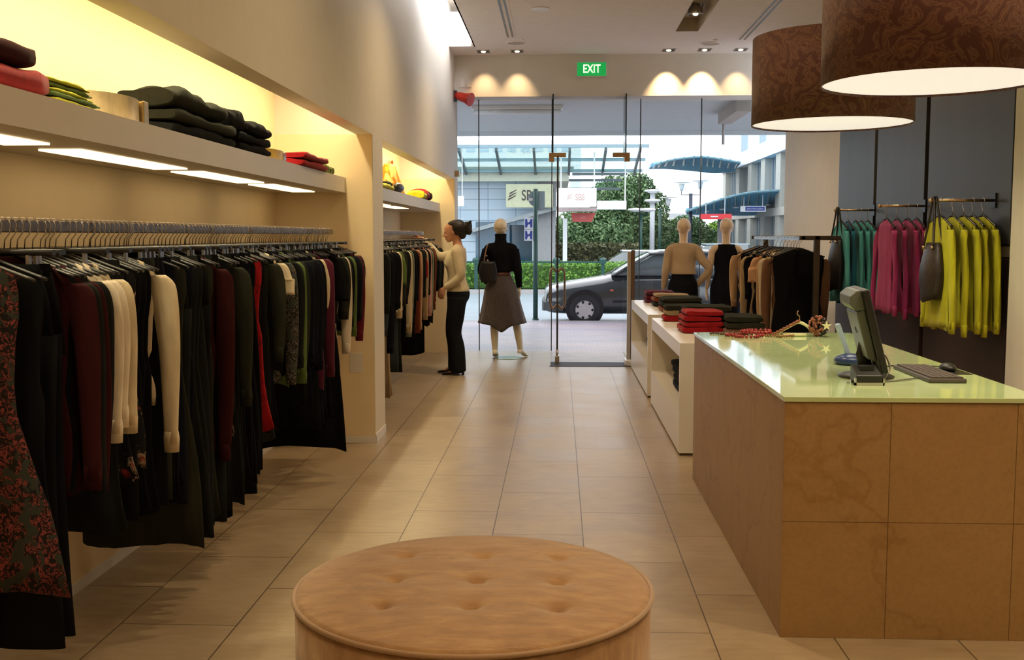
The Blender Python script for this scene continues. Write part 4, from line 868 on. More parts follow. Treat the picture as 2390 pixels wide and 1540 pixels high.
def head(b, c, tilt=0, hair=0, s=1.0):
    """c = (s, f, z) of the chin level centre"""
    H = [(0, .022, .060, .018), (.012, .038, .048, .036), (.03, .048, .036, .052), (.05, .056, .018, .074), (.08, .066, .004, .090), (.115, .0725, -.004, .098), (.15, .076, -.010, .101), (.178, .070, -.012, .093), (.20, .055, -.014, .072), (.214, .032, -.014, .042), (.22, .008, -.014, .010)]
    h = MB(); h.ring_loft(ell_rings(rows_smooth(H, 3), 28, .95))
    h.tube([(0, .088, .118), (0, .100, .098), (0, .112, .078), (0, .096, .068)], [.007, .010, .014, .009], 8)
    h.ell((0, .087, .046), (.022, .012, .007)); h.ell((0, .086, .034), (.018, .011, .007)); h.ell((0, .070, .010), (.018, .014, .013))
    for q in (-1, 1):
        h.ell((q * .073, -.008, .095), (.008, .018, .030)); h.ell((q * .034, .076, .075), (.020, .016, .018)); h.ell((q * .03, .084, .128), (.026, .010, .007))
    h.v = [(x * s, y * s, z * s) for x, y, z in h.v]
    R_ = Matrix.Rotation(-tilt, 3, 'X'); h.rot(R_); h.move(c); b.add(h.v, h.f)
def foot(b, ank, fwd=(0, 1), heel=0.0, ln=.22):
    ax, af, az = ank; fx, fy = fwd; rr = []
    for t, w_, h_, z_ in ((-.06, .012, .02, heel + .025), (-.045, .028, .04, heel + .035), (0, .032, .05, heel + .042), (.05, .036, .036, heel * .7 + .03), (.10, .042, .024, heel * .25 + .02), (.14, .040, .016, .014), (.165, .026, .009, .010)):
        t *= ln / .22; rr.append([(ax + fx * t + fy * w_ * math.cos(2 * PI * k / 14), af + fy * t - fx * w_ * math.cos(2 * PI * k / 14), max(.002, z_ + h_ * .6 * math.sin(2 * PI * k / 14))) for k in range(14)])
    b.ring_loft(rr)
def limb(b, pts, r, n=14): b.tube(sm([tuple(p) + (q,) for p, q in zip(pts, r)], 4) and [p[:3] for p in sm([tuple(p) + (q,) for p, q in zip(pts, r)], 4)], [p[3] for p in sm([tuple(p) + (q,) for p, q in zip(pts, r)], 4)], n)
SH = 1.385
def body(arms, legs, chin, tilt=0, heads=1.0, hands=(), heel=0):
    b = MB(); b.ring_loft(ell_rings(rows_smooth(TORSO, 3)))
    limb(b, [(0, -.012, 1.40), (0, -.006, 1.47), (0, .01, chin[2] + .06)], [.062, .050, .056])
    for q in (-1, 1): limb(b, [(q * .06, -.01, SH + .015), (q * .13, -.015, SH + .005), (q * .165, -.012, SH - .02)], [.045, .05, .052])
    for a in arms: limb(b, a, [.050, .043, .037, .030, .023][:len(a)] if len(a) == 5 else [.05, .042, .036, .023])
    for l in legs: limb(b, l[:5], [.092, .078, .052, .052, .034])
    for l in legs: foot(b, l[4], l[5] if len(l) > 5 else (0, 1), heel)
    for h in hands: hand(b, **h)
    head(b, chin, tilt, s=heads); return b
def leg(s, f=0, knee=(0, 0), ank=(0, 0), az=.08, fwd=(0, 1)): return [(s * .085, -.005, .86), (s * .088 + knee[0] * .5, f + knee[1] * .5, .66), (s * .085 + knee[0], f + .01 + knee[1], .47), (s * .083 + (knee[0] + ank[0]) / 2, f - .015 + (knee[1] + ank[1]) / 2, .33), (s * .08 + ank[0], f + ank[1], az), fwd]
# ---- the woman at the far rail: faces the rail (-X)
WO = (-1.14, 11.86); WY = PI
t = thing('person', 'woman in a cream long sleeved top and black trousers, reaching to the far rail', 'person', (WO[0], WO[1], 0))
nearA = [(.165, -.02, 1.365), (.195, -.045, 1.23), (.20, -.055, 1.11), (.185, .03, 1.03), (.165, .115, .985)]
farA = [(-.160, -.0, 1.365), (-.165, .11, 1.325), (-.165, .225, 1.32), (-.155, .305, 1.41), (-.15, .385, 1.505)]
hN = dict(w=(.163, .125, .975), d=(-.02, .35, -.8), side=(-.5, .6, 0), palm=(-1, -.2, 0), curl=.6)
hF = dict(w=(-.15, .398, 1.518), d=(.1, .9, .35), side=(1, 0, -.2), palm=(.1, .1, -1), curl=.75)
legs_w = [leg(1, .0, (0, .015), (.01, -.02), .10), leg(-1, .02, (0, .03), (-.01, .03), .10)]
bd = body([nearA, farA], legs_w, (0, .03, 1.49), .18, .97, [hN, hF], heel=.03)
obj('body', place(bd, WO, WY), M_skin, t, remesh=.0055)
M_knit = plain('cream_knit', (.60, .50, .33), .8, var=.06, bump=.3, bs=200, spec=.15)
b = MB(); b.ring_loft(ell_rings(rows_smooth([(.915, .170, -.012, .122), (.93, .172, -.012, .124)] + [(r[0], r[1] + .014, r[2], r[3] + .016) for r in TORSO if 0.95 <= r[0] <= 1.43], 3)))
for q in (-1, 1): b.ell((q * .068, .085, 1.235), (.062, .052, .055))
for q in (-1, 1): limb(b, [(q * .05, -.01, SH + .02), (q * .13, -.015, SH + .01), (q * .165, -.012, SH - .02)], [.055, .058, .058])
for q in (-1, 1): b.ell((q * .160, -.016, 1.368), (.064, .066, .064))
for a in (nearA, farA): limb(b, a, [.062, .056, .052, .044, .034])
obj('sweater', place(b, WO, WY), M_knit, t, remesh=.007)
b = MB(); b.ring_loft(ell_rings(rows_smooth([(.80, .09, -.01, .09), (.84, .168, -.012, .118), (.90, .182, -.014, .130), (.945, .170, -.012, .122)], 3)))
for l, hem in ((legs_w[0], -.012), (legs_w[1], .02)): limb(b, [l[0], l[1], l[2], (l[3][0], l[3][1] + .005, .30), (l[4][0], hem, .04)], [.110, .098, .082, .080, .096])
obj('trousers', place(b, WO, WY), cloth('woman_black', (.010, .010, .013)), t, remesh=.009)
b = MB()
for l in legs_w:
    ax, af = l[4][0], l[4][1]; rr = [[(ax + w_ * math.cos(2 * PI * k / 16), af + f_ + .0, max(.001, z_ + h_ * math.sin(2 * PI * k / 16))) for k in range(16)] for f_, w_, h_, z_ in ((-.07, .02, .02, .045), (-.05, .035, .03, .05), (0, .038, .03, .045), (.06, .042, .022, .03), (.12, .046, .016, .018), (.16, .040, .014, .014), (.185, .018, .01, .011))]
    b.ring_loft(rr); b.cyl((ax, af - .05, 0), (ax, af - .05, .04), .014, 10)
obj('shoes', place(b, WO, WY), plain('shoe_leather', (.02, .012, .01), .3), t, smooth=True)
b = MB(); R = random.Random(5)
hc = Vector((0, .015, 1.615)); RT = Matrix.Rotation(-.18, 3, 'X')
b.ell(hc + Vector((0, -.024, .018)), (.086, .104, .098), 22, 14, RT); b.ell(hc + Vector((0, .03, .062)), (.07, .062, .042), 20, 12, RT); b.ell(hc + Vector((0, -.015, .045)), (.08, .105, .068), 20, 12); b.ell(hc + Vector((0, -.075, -.045)), (.062, .05, .06), 16, 10)
b.ell(hc + Vector((0, -.13, .04)), (.05, .045, .055), 14, 10); b.ell(hc + Vector((0, -.15, -.01)), (.035, .035, .05), 12, 8)
for k in range(16):
    p = hc + Vector((R.uniform(-.04, .04), -.13, R.uniform(.0, .07))); b.tube([p, p + Vector((R.uniform(-.02, .02), -.035, R.uniform(-.01, .04))), p + Vector((R.uniform(-.04, .04), -.06, R.uniform(-.07, .06)))], [.012, .008, .003], 6)
obj('hair', place(b, WO, WY), M_hair, t, remesh=.006)
for q in (-1, 1):
    b = MB(); b.ell((q * .033, .112, 1.588), (.013, .006, .006)); obj('eye', place(b, WO, WY), M_black, t, smooth=True)
    b = MB(); b.tube([(q * .012, .121, 1.604), (q * .032, .117, 1.610), (q * .052, .100, 1.606)], .0035, 6); obj('eyebrow', place(b, WO, WY), M_hair, t, smooth=True)
b = MB(); b.ell((0, .111, 1.531), (.020, .008, .006)); obj('lips', place(b, WO, WY), plain('lips', (.42, .10, .09), .4), t, smooth=True)
# ---- mannequins, seen from behind, facing the street
def stand_disc(t, x, y):
    b = MB(); b.lathe([(.17, 0), (.17, .008), (.16, .010)], (x, y, 0), 32); obj('glass_base', b, plain('frosted_glass', (.35, .5, .42), .1, spec=.6), t)
    b = MB(); b.cyl((x, y, 0), (x, y, .35), .010, 8); obj('support_rod', b, M_chrome, t)
S_ = 1.02
def hairdo(b, c):
    for k in range(9):
        a = -PI / 2 + (k - 4) * .26; pts = [(.078 * math.sin((k - 4) * .28) * math.sin(u), c[1] - .012 - .104 * math.cos((k - 4) * .28) * math.sin(u), c[2] + .125 + .098 * math.cos(u)) for u in [.1 + i * .28 for i in range(7)]]
        b.tube(pts, [.010, .013, .015, .015, .014, .012, .006], 8)
def mannequin(x, y, label, arms, legs, hands, dress_fn, tilt=0, chinz=1.535):
    mq = plain('mannequin_pale', (.85, .76, .58), .35, var=.03, spec=.45) if x < 0 else M_manq; t = thing('mannequin', label, 'mannequin', (x, y, 0)); b = body(arms, legs, (0, .0, chinz), tilt, 1.04, hands, heel=.05); hairdo(b, (0, 0, chinz)); 
    obj('body', place(b, (x, y), PI / 2), mq, t, remesh=.006); dress_fn(t, x, y); return t
armL = lambda e, w_: [(.165, -.012, 1.375), (.165 + (e[0] - .165) * .55, -.01, 1.25), e, ((e[0] + w_[0]) / 2, (e[1] + w_[1]) / 2, (e[2] + w_[2]) / 2), w_]
def clav(b, r):
    for q in (-1, 1): limb(b, [(q * .05, -.01, SH + .018), (q * .13, -.015, SH + .008), (q * .165, -.012, SH - .02)], [r, r, r])
def mir(a): return [(-p[0],) + tuple(p[1:]) for p in a]
# mannequin with skirt
a1 = armL((.235, -.03, 1.12), (.17, .05, .95)); a2 = mir(armL((.215, -.02, 1.12), (.235, .01, .90)))
h1 = dict(w=(.165, .055, .94), d=(-.1, .3, -.9), side=(0, 1, 0), palm=(-1, 0, 0), curl=.4); h2 = dict(w=(-.238, .012, .885), d=(-.05, .1, -1), side=(0, 1, 0), palm=(1, 0, 0), curl=.4)
lgA = [leg(1, 0, (0, .0), (-.01, -.05), .09), leg(-1, 0, (-.10, .02), (-.17, .02), .09, (-.45, .9))]
def clothes1(t, x, y):
    blk = cloth('boiled_wool', (.007, .007, .009))
    b = MB(); b.ring_loft(ell_rings(rows_smooth([(1.10, .150, -.0, .112), (1.14, .150, .0, .112), (1.20, .152, .008, .116), (1.27, .160, .018, .13), (1.34, .172, .0, .115), (1.395, .170, -.01, .092), (1.435, .118, -.014, .078), (1.47, .078, -.01, .072), (1.53, .072, -.002, .070), (1.575, .078, -.004, .076)], 3)))
    clav(b, .064)
    for a, r in ((a1, [.068, .062, .060, .050, .040]), (a2, [.068, .060, .055, .046, .036])): limb(b, a, r)
    obj('jacket', place(b, (x, y), PI / 2), blk, t, remesh=.008)
    b = MB(); b.ring_loft(ell_rings([(1.03, .132, 0, .100), (1.06, .128, 0, .098), (1.115, .126, .002, .096)], 32)); obj('belt', place(b, (x, y), PI / 2), plain('belt_leather', (.10, .03, .015), .4), t, smooth=True)
    b = MB(); rows = []; rr = []
    for i in range(19):
        u = i / 18; z = 1.045 - .625 * u; hw = .134 + .055 * min(1, u * 4) + .115 * u ** 1.3; hd = .102 + .04 * min(1, u * 3) + .07 * u; q = []
        for k in range(64):
            a = 2 * PI * k / 64; c_, s_ = math.cos(a), math.sin(a); fold = 1 + .035 * u * math.sin(9 * a + 1) + .02 * u * math.sin(5 * a)
            dz = (-.075 * math.exp(-((c_ + .0) / .28) ** 2) * (s_ < 0) + .03 * abs(c_)) * (u ** 3)
            q.append((hw * c_ * fold - .02 * u, hd * s_ * fold - .005, z + dz))
        rr.append(q)
    b.ring_loft(rr, cap=False); b.f.append(tuple(range(64))[::-1]); obj('skirt', place(b, (x, y), PI / 2), plain('grey_tweed', (.075, .058, .052), .85, var=.18, scale=60, stretch=(1, 1, .3), sheen=.2), t, smooth=True, sol=.003)
    b = MB(); b.lathe([(.17, 0), (.17, .008), (.16, .010)], (x + .1, y - .02, 0), 32); obj('glass_base', b, plain('frosted_glass', (.35, .5, .42), .1, spec=.6), t)
M1 = (-.735, 13.42)
mannequin(*M1, 'mannequin in a black jacket and long brown grey skirt, nearest the woman', [a1, a2], lgA, [h1, h2], clothes1)
t = thing('shoulder_bag', 'small black bag hung from the left shoulder of the skirted mannequin', 'bag', (M1[0] - .17, M1[1] - .12, 1.1)); b = MB(); rr = []
for i in range(9):
    q = i / 8; rr.append([(M1[0] - .15 + (.085 + .03 * math.sin(q * 3)) * math.cos(2 * PI * k / 20), M1[1] - .155 + .035 * math.sin(2 * PI * k / 20), 1.23 - .26 * q) for k in range(20)])
b.ring_loft(rr); obj('pouch', b, plain('leather_black', (.012, .012, .018)), t, smooth=True)
b = MB(); b.tube(sm([(M1[0] - .20, M1[1] - .15, 1.22), (M1[0] - .185, M1[1] - .13, 1.34), (M1[0] - .15, M1[1] - .02, 1.452), (M1[0] - .13, M1[1] + .10, 1.34), (M1[0] - .14, M1[1] + .14, 1.2)], 5), .009, 6); obj('strap', b, plain('strap_tan', (.22, .12, .07), .4), t, smooth=True)
for dx, z in ((-.17, 1.30), (-.155, 1.24)):
    b = MB(); b.ell((M1[0] + dx, M1[1] - .165, z), (.013, .01, .013)); obj('buckle', b, M_gold, t, smooth=True)
# mannequin in beige
b1 = armL((.215, -.03, 1.12), (.235, .03, .90)); b2 = [(-.165, -.012, 1.375), (-.225, -.04, 1.26), (-.315, -.07, 1.14), (-.245, -.03, 1.03), (-.175, .02, .935)]
g1 = dict(w=(.237, .035, .885), d=(.0, .1, -1), side=(0, 1, 0), palm=(-1, 0, 0), curl=.35); g2 = dict(w=(-.168, .025, .925), d=(.4, .35, -.75), side=(0, 1, .2), palm=(1, .1, .2), curl=.3)
def clothes2(t, x, y):
    bg_ = plain('beige_knit', (.52, .38, .24), .8, var=.05, bump=.3, bs=200, spec=.15)
    b = MB(); b.ring_loft(ell_rings(rows_smooth([(1.075, .158, -.0, .118), (1.12, .155, .0, .116), (1.20, .155, .008, .116), (1.27, .162, .018, .13), (1.34, .172, .0, .115), (1.395, .170, -.01, .092), (1.435, .122, -.014, .078), (1.46, .085, -.01, .070)], 3)))
    clav(b, .062); limb(b, b1, [.066, .056, .050, .042, .032]); limb(b, b2, [.064, .058, .052, .044, .034]); obj('sweater', place(b, (x, y), PI / 2), bg_, t, remesh=.008)
    b = MB(); b.ring_loft(ell_rings(rows_smooth([(.30, .19, 0, .14), (.6, .19, 0, .14), (.85, .19, -.01, .135), (.95, .178, -.01, .13), (1.03, .150, 0, .112), (1.10, .135, 0, .1)], 3))); obj('skirt', place(b, (x, y), PI / 2), cloth('skirt_black', (.008, .008, .010)), t, smooth=True)
    stand_disc(t, x, y)
mannequin(1.54, 13.3, 'mannequin in a beige sweater and black skirt, one hand on the hip', [b1, b2], [leg(1), leg(-1)], [g1, g2], clothes2)
c1 = armL((.20, -.03, 1.12), (.225, .02, .90)); c2 = mir(armL((.205, -.03, 1.12), (.215, .03, .90)))
k1 = dict(w=(.227, .025, .885), d=(.05, .1, -1), side=(0, 1, 0), palm=(-1, 0, 0), curl=.35); k2 = dict(w=(-.217, .035, .885), d=(0, .1, -1), side=(0, 1, 0), palm=(1, 0, 0), curl=.35)
def clothes3(t, x, y):
    b = MB(); b.ring_loft(ell_rings(rows_smooth([(.42, .185, 0, .14), (.6, .182, 0, .14), (.82, .19, -.01, .138), (.92, .186, -.01, .134), (1.05, .148, 0, .108), (1.10, .138, .003, .10), (1.18, .144, .008, .106), (1.26, .156, .02, .126), (1.33, .158, .005, .112), (1.39, .142, -.01, .086), (1.43, .118, -.014, .070), (1.445, .098, -.014, .066)], 3)))
    obj('dress', place(b, (x, y), PI / 2), cloth('dress_black', (.007, .007, .010)), t, smooth=True); stand_disc(t, x, y)
mannequin(2.065, 13.3, 'mannequin in a sleeveless black dress, beside the clothes rack', [c1, c2], [leg(1), leg(-1)], [k1, k2], clothes3)

# ================================================================== THE STREET
M_conc = plain('pale_concrete', (.42, .44, .43), .7, var=.05, scale=2)
m = NT('street_pavers'); v = m.coord(scale=(1, 1, 1)); br = m.new('ShaderNodeTexBrick'); m.l.new(v, br.inputs['Vector'])
for k, q in {'Scale': 4, 'Mortar Size': .015, 'Brick Width': .5, 'Row Height': .25}.items(): br.inputs[k].default_value = q
br.inputs['Color1'].default_value = (.46, .36, .40, 1); br.inputs['Color2'].default_value = (.52, .45, .49, 1); br.inputs['Mortar'].default_value = (.36, .32, .35, 1)
nn = m.noise(m.coord(scale=(.4, 1.2, 1)), 1.1, 4); M_pave = m.fin(m.mix(1, br.outputs['Color'], m.ramp(nn, [(.35, (.75, .8, .92)), (.6, (1, 1, 1))]), 'MULTIPLY'), .4, spec=.4)
b = MB(); b.box((-30, 14.25, -.12), (30, 19.62, -.02)); struct('sidewalk', b, M_pave)
b = MB(); b.box((-60, 19.62, -.25), (60, 30.4, -.12)); struct('road', b, plain('asphalt', (.25, .29, .33), .6, var=.06, scale=3))
b = MB(); b.box((-60, 30.4, -.2), (60, 30.6, 0)); b.box((-60, 19.5, -.2), (60, 19.64, -.015)); struct('kerb', b, plain('kerb_stone', (.40, .38, .37), .7))
b = MB(); b.box((-90, 30.6, -.2), (90, 140, -.02)); struct('far_ground', b, plain('far_paving', (.32, .32, .33), .8))
# canopy soffit over the footpath
M_sof = plain('soffit_paint', (.50, .54, .53), .7, var=.03)
b = MB(); b.box((-12, 14.5, 3.42), (14, 19.4, 3.6)); b.box((-12, 19.4, 3.36), (14, 19.6, 4.6)); struct('street_canopy', b, M_sof)
b = MB(); b.box((-3.2, 14.35, 2.95), (-1.45, 14.7, 3.42)); struct('shopfront_pier', b, M_white)
t = thing('batten_light', 'long unlit fluorescent batten under the street canopy, left of the doorway', 'light', (-.6, 15.5, 3.4))
b = MB(); b.box((-1.27, 15.45, 3.36), (.05, 15.6, 3.42)); obj('housing', b, M_white, t, bevel=.01)
b = MB(); b.cyl((-1.24, 15.52, 3.33), (.02, 15.52, 3.33), .035, 12); obj('tube', b, plain('tube_white', (.7, .72, .68), .3), t, smooth=True)
t = thing('canopy_bracket', 'boxed beam bracket slanting under the street canopy at the right', 'bracket', (2.55, 15.4, 3.4))
b = MB(); b.box((2.42, 14.9, 3.25), (2.62, 16.6, 3.42)); obj('beam', b, plain('beam_paint', (.38, .33, .28), .6), t)
b = MB(); b.cyl((2.52, 16.7, 2.95), (2.52, 16.7, 3.42), .02, 8); obj('drop_rod', b, M_rail, t)
# signpost at the kerb
PX = -.44
t = thing('sign_post', 'dark green street post by the kerb with a grey disc and blue parking signs', 'sign post', (PX, 19.95, -.12))
b = MB(); b.cyl((PX, 19.95, -.12), (PX, 19.95, 2.42), .045, 14); b.cyl((PX, 19.95, -.12), (PX, 19.95, .0), .06, 14); obj('pole', b, M_green, t, smooth=True)
b = MB(); b.cyl((PX + .01, 20.0, 2.24), (PX + .01, 20.02, 2.24), .15, 36); obj('round_plate', b, plain('sign_back', (.25, .33, .36), .4, .3), t)
b = MB(); b.box((PX + .02, 19.99, 2.05), (PX + .17, 20.005, 2.38)); obj('square_plate', b, plain('sign_back2', (.30, .38, .40), .4, .3), t)
b = MB(); b.box((PX - .13, 19.985, 2.20), (PX - .05, 19.995, 2.25)); obj('sticker', b, M_white, t)
M_blue = plain('sign_blue', (.03, .06, .32), .4); M_signw = plain('sign_white', (.75, .78, .8), .4, var=.02)
for z in (1.78, 1.56):
    b = MB(); b.box((PX - .21, 19.93, z - .105), (PX - .045, 19.945, z + .105)); sg = obj('parking_plate', b, M_signw, t, bevel=.004)
    b = MB(); b.box((PX - .195, 19.925, z - .08), (PX - .062, 19.93, z + .08)); obj('blue_field', b, M_blue, sg)
    b = MB(); b.prism([(PX - .16, z + .085), (PX - .095, z + .085), (PX - .11, z + .03), (PX - .145, z + .01)], 1, 19.92, 19.925); b.prism([(PX - .16, z - .085), (PX - .095, z - .085), (PX - .11, z - .01), (PX - .145, z - .03)], 1, 19.92, 19.925); obj('parking_symbol', b, M_signw, sg)
# hedge + rail
def leaves(name, c, r, n, size, mat, parent=None, seed=1, boxy=False):
    R = random.Random(seed); b = MB()
    for _ in range(n):
        if boxy: p = Vector((c[0] + R.uniform(-1, 1) * r[0], c[1] + R.uniform(-1, 1) * r[1], c[2] + R.uniform(-1, 1) * r[2]))
        else:
            v = Vector((R.gauss(0, 1), R.gauss(0, 1), R.gauss(0, 1))).normalized() * (R.random() ** .35); p = Vector((c[0] + v.x * r[0], c[1] + v.y * r[1], c[2] + v.z * r[2]))
        u = Vector((R.gauss(0, 1), R.gauss(0, 1), R.gauss(0, 1))).normalized(); w_ = u.cross(Vector((R.gauss(0, 1), R.gauss(0, 1), R.gauss(0, 1)))).normalized(); s = size * R.uniform(.6, 1.3)
        b.add([p - u * s, p - w_ * s * .5 - u * .1 * s, p + u * s, p + w_ * s * .5], [(0, 1, 2, 3)])
    return obj(name, b, mat, parent)
def leafmat(name, c1, c2, c3):
    m = NT(name); n = m.noise(m.coord(), 3.5, 4); return m.fin(m.ramp(n, [(.3, c1), (.5, c2), (.7, c3)]), .6, spec=.3)
M_hedge = leafmat('hedge_leaf', (.07, .17, .025), (.16, .34, .05), (.28, .48, .10)); M_tree = leafmat('tree_leaf', (.04, .09, .04), (.12, .21, .09), (.26, .38, .18)); M_tree2 = leafmat('bright_leaf', (.12, .22, .04), (.25, .42, .07), (.42, .58, .12)); M_bush = leafmat('brown_bush', (.05, .06, .03), (.10, .11, .05), (.18, .17, .08))
t = thing('hedge', 'long clipped bright green hedge across the street behind the green railing', 'hedge', (-3.5, 31.9, 0))
b = MB(); b.box((-9.5, 31.3, 0), (2.8, 32.3, .66)); obj('hedge_core', b, plain('hedge_core', (.05, .12, .02), .8), t); leaves('foliage', (-3.4, 31.7, .42), (6.3, .62, .36), 15000, .055, M_hedge, t, 2, True)
t = thing('green_railing', 'dark green railing with ball topped posts in front of the hedge', 'railing', (-3, 31.0, 0))
b = MB(); b.box((-9.5, 30.97, .76), (1.35, 31.03, .81)); obj('top_rail', b, M_green, t)
for x in (-7.6, -5.0, -2.42, -.07, 1.27):
    b = MB(); b.box((x - .05, 30.95, 0), (x + .05, 31.05, .80)); b.ell((x, 31, .84), (.11, .11, .08)); b.box((x - .09, 30.91, .74), (x + .09, 31.09, .82)); obj('railing_post', b, M_green, t)
# car parked at the kerb, pointing left
CX0, CYC, GZ2 = -.27, 20.62, -.12
t = thing('parked_car', 'dark grey hatchback car parked at the kerb beyond the doorway', 'car', (1.9, CYC, GZ2))
M_car = plain('car_paint', (.05, .055, .058), .22, .4, var=.02, spec=.6, coat=.8); M_cglass = plain('car_glass', (.10, .13, .14), .05, spec=.9, coat=.5)
def car_ring(x, zb, zt, w, wt, n=24):
    q = []
    for k in range(n):
        a = 2 * PI * k / n; c_, s_ = math.cos(a), math.sin(a); yy = math.copysign(abs(c_) ** .45, c_); zz = math.copysign(abs(s_) ** .55, s_)
        z = (zb + zt) / 2 + zz * (zt - zb) / 2; ww = w + (wt - w) * max(0, (z - (zb + zt) / 2) / max(.01, (zt - zb) / 2)); q.append((x, CYC + yy * ww, z + GZ2))
    return q
b = MB(); sec = [(-.27, .35, .62, .55, .5), (-.24, .24, .70, .70, .62), (-.05, .20, .76, .80, .70), (.35, .19, .83, .835, .74), (.8, .19, .90, .84, .77), (1.05, .19, .95, .845, .80), (1.8, .19, .96, .85, .82), (2.8, .19, .97, .85, .82), (3.5, .19, .97, .84, .80), (3.9, .22, .95, .80, .76), (4.02, .34, .88, .70, .66)]
b.ring_loft([car_ring(*s_) for s_ in sm(sec, 3)]); obj('body_shell', b, M_car, t, smooth=True)
b = MB(); rr = []
for x, zt, w0, w1 in sm([(.98, .95, .74, .72), (1.3, 1.14, .74, .66), (1.62, 1.31, .74, .60), (1.9, 1.375, .74, .59), (2.6, 1.39, .74, .59), (3.2, 1.34, .74, .59), (3.6, 1.18, .74, .62), (3.85, .96, .74, .68)], 3):
    rr.append([(x, CYC - w0, .93 + GZ2), (x, CYC - (w0 + w1) / 2 - .02, (.93 + zt) / 2 + GZ2), (x, CYC - w1, zt - .03 + GZ2), (x, CYC - w1 + .12, zt + GZ2), (x, CYC + w1 - .12, zt + GZ2), (x, CYC + w1, zt - .03 + GZ2), (x, CYC + (w0 + w1) / 2 + .02, (.93 + zt) / 2 + GZ2), (x, CYC + w0, .93 + GZ2)])
b.ring_loft(rr); obj('windows', b, M_cglass, t, smooth=True)
b = MB(); b.ring_loft([[(x, CYC + yy, z + GZ2 + dz) for yy, dz in ((-.60, -.02), (-.5, .015), (0, .03), (.5, .015), (.60, -.02), (.5, -.03), (-.5, -.03))] for x, z in ((1.7, 1.33), (1.9, 1.38), (2.6, 1.395), (3.2, 1.345), (3.4, 1.28))]); obj('roof', b, M_car, t, smooth=True)
for pts in ([(1.02, .77, .94), (1.35, .73, 1.13), (1.68, .64, 1.32)], [(2.55, .77, .94), (2.5, .65, 1.36)], [(3.4, .77, .95), (3.2, .64, 1.33)], [(1.68, .63, 1.33), (2.5, .62, 1.375), (3.3, .63, 1.30)]):
    b = MB(); b.tube([(x, CYC - y_, z + GZ2) for x, y_, z in pts], .03, 8); obj('pillar', b, M_car, t, smooth=True)
for wx in (.48, 3.15):
    for s_ in (-1, 1):
        yo = CYC + s_ * .845; b = MB(); b.cyl((wx, CYC + s_ * .62, .20), (wx, yo + s_ * .006, .20), .355, 30); obj('wheel_arch', b, M_black, t)
        b = MB(); b.lathe([(.19, -.09), (.27, -.10), (.295, -.06), (.295, .06), (.27, .10), (.19, .09)], (0, 0, 0), 36, cap=True); b.rot(Matrix.Rotation(PI / 2, 3, 'X')); b.move((wx, yo - s_ * .075, GZ2 + .295)); w = obj('wheel', b, M_rubber, t, smooth=True)
        b = MB(); b.cyl((wx, yo - s_ * .01, GZ2 + .295), (wx, yo + s_ * .032, GZ2 + .295), .19, 32, .165); obj('hubcap', b, plain('hub_silver', (.55, .53, .55), .35, .6), w)
        b = MB()
        for k in range(7): a = 2 * PI * k / 7; b.ell((wx + .145 * math.cos(a), yo + s_ * .033, GZ2 + .295 + .145 * math.sin(a)), (.026, .006, .026), 8, 5)
        obj('hub_openings', b, M_black, w)
b = MB(); b.ell((-.12, CYC - .60, .66 + GZ2), (.12, .17, .075), 16, 10); obj('headlight', b, plain('lamp_lens', (.7, .75, .8), .08, spec=.8), t, smooth=True)
b = MB(); b.ell((-.12, CYC + .60, .66 + GZ2), (.12, .17, .075), 16, 10); obj('headlight', b, plain('lamp_lens', (.7, .75, .8), .08, spec=.8), t, smooth=True)
b = MB(); b.ring_loft([[(x, CYC + yy * w_, z) for yy, z in ((-1, .27), (-1, .43), (-.9, .46), (.9, .46), (1, .43), (1, .27))] for x, w_ in ((-.32, .55), (-.29, .70), (-.1, .83), (.08, .848))]); b.move((0, 0, GZ2)); obj('front_bumper', b, plain('bumper_dark', (.03, .035, .04), .4), t, smooth=False)
b = MB(); b.ell((.98, CYC - .845, .66 + GZ2), (.035, .012, .018)); obj('side_indicator', b, plain('amber_lens', (.55, .12, .04), .3), t, smooth=True)
b = MB(); b.ell((1.34, CYC - .90, 1.0 + GZ2), (.07, .09, .06)); obj('wing_mirror', b, M_car, t, smooth=True)
b = MB(); b.box((1.0, CYC - .858, .43 + GZ2), (2.8, CYC - .843, .47 + GZ2)); obj('side_moulding', b, M_black, t)
for x in (1.28, 2.4):
    b = MB(); b.box((x, CYC - .856, .3 + GZ2), (x + .008, CYC - .84, .92 + GZ2)); obj('door_gap', b, M_black, t)
b = MB(); b.box((2.2, CYC - .868, .82 + GZ2), (2.36, CYC - .845, .85 + GZ2)); obj('door_handle', b, M_black, t)
b = MB(); b.tube([(.86, CYC - .25, .93 + GZ2), (1.0, CYC - .1, .97 + GZ2), (1.12, CYC + .1, 1.05 + GZ2)], .012, 6); obj('wiper', b, M_black, t)
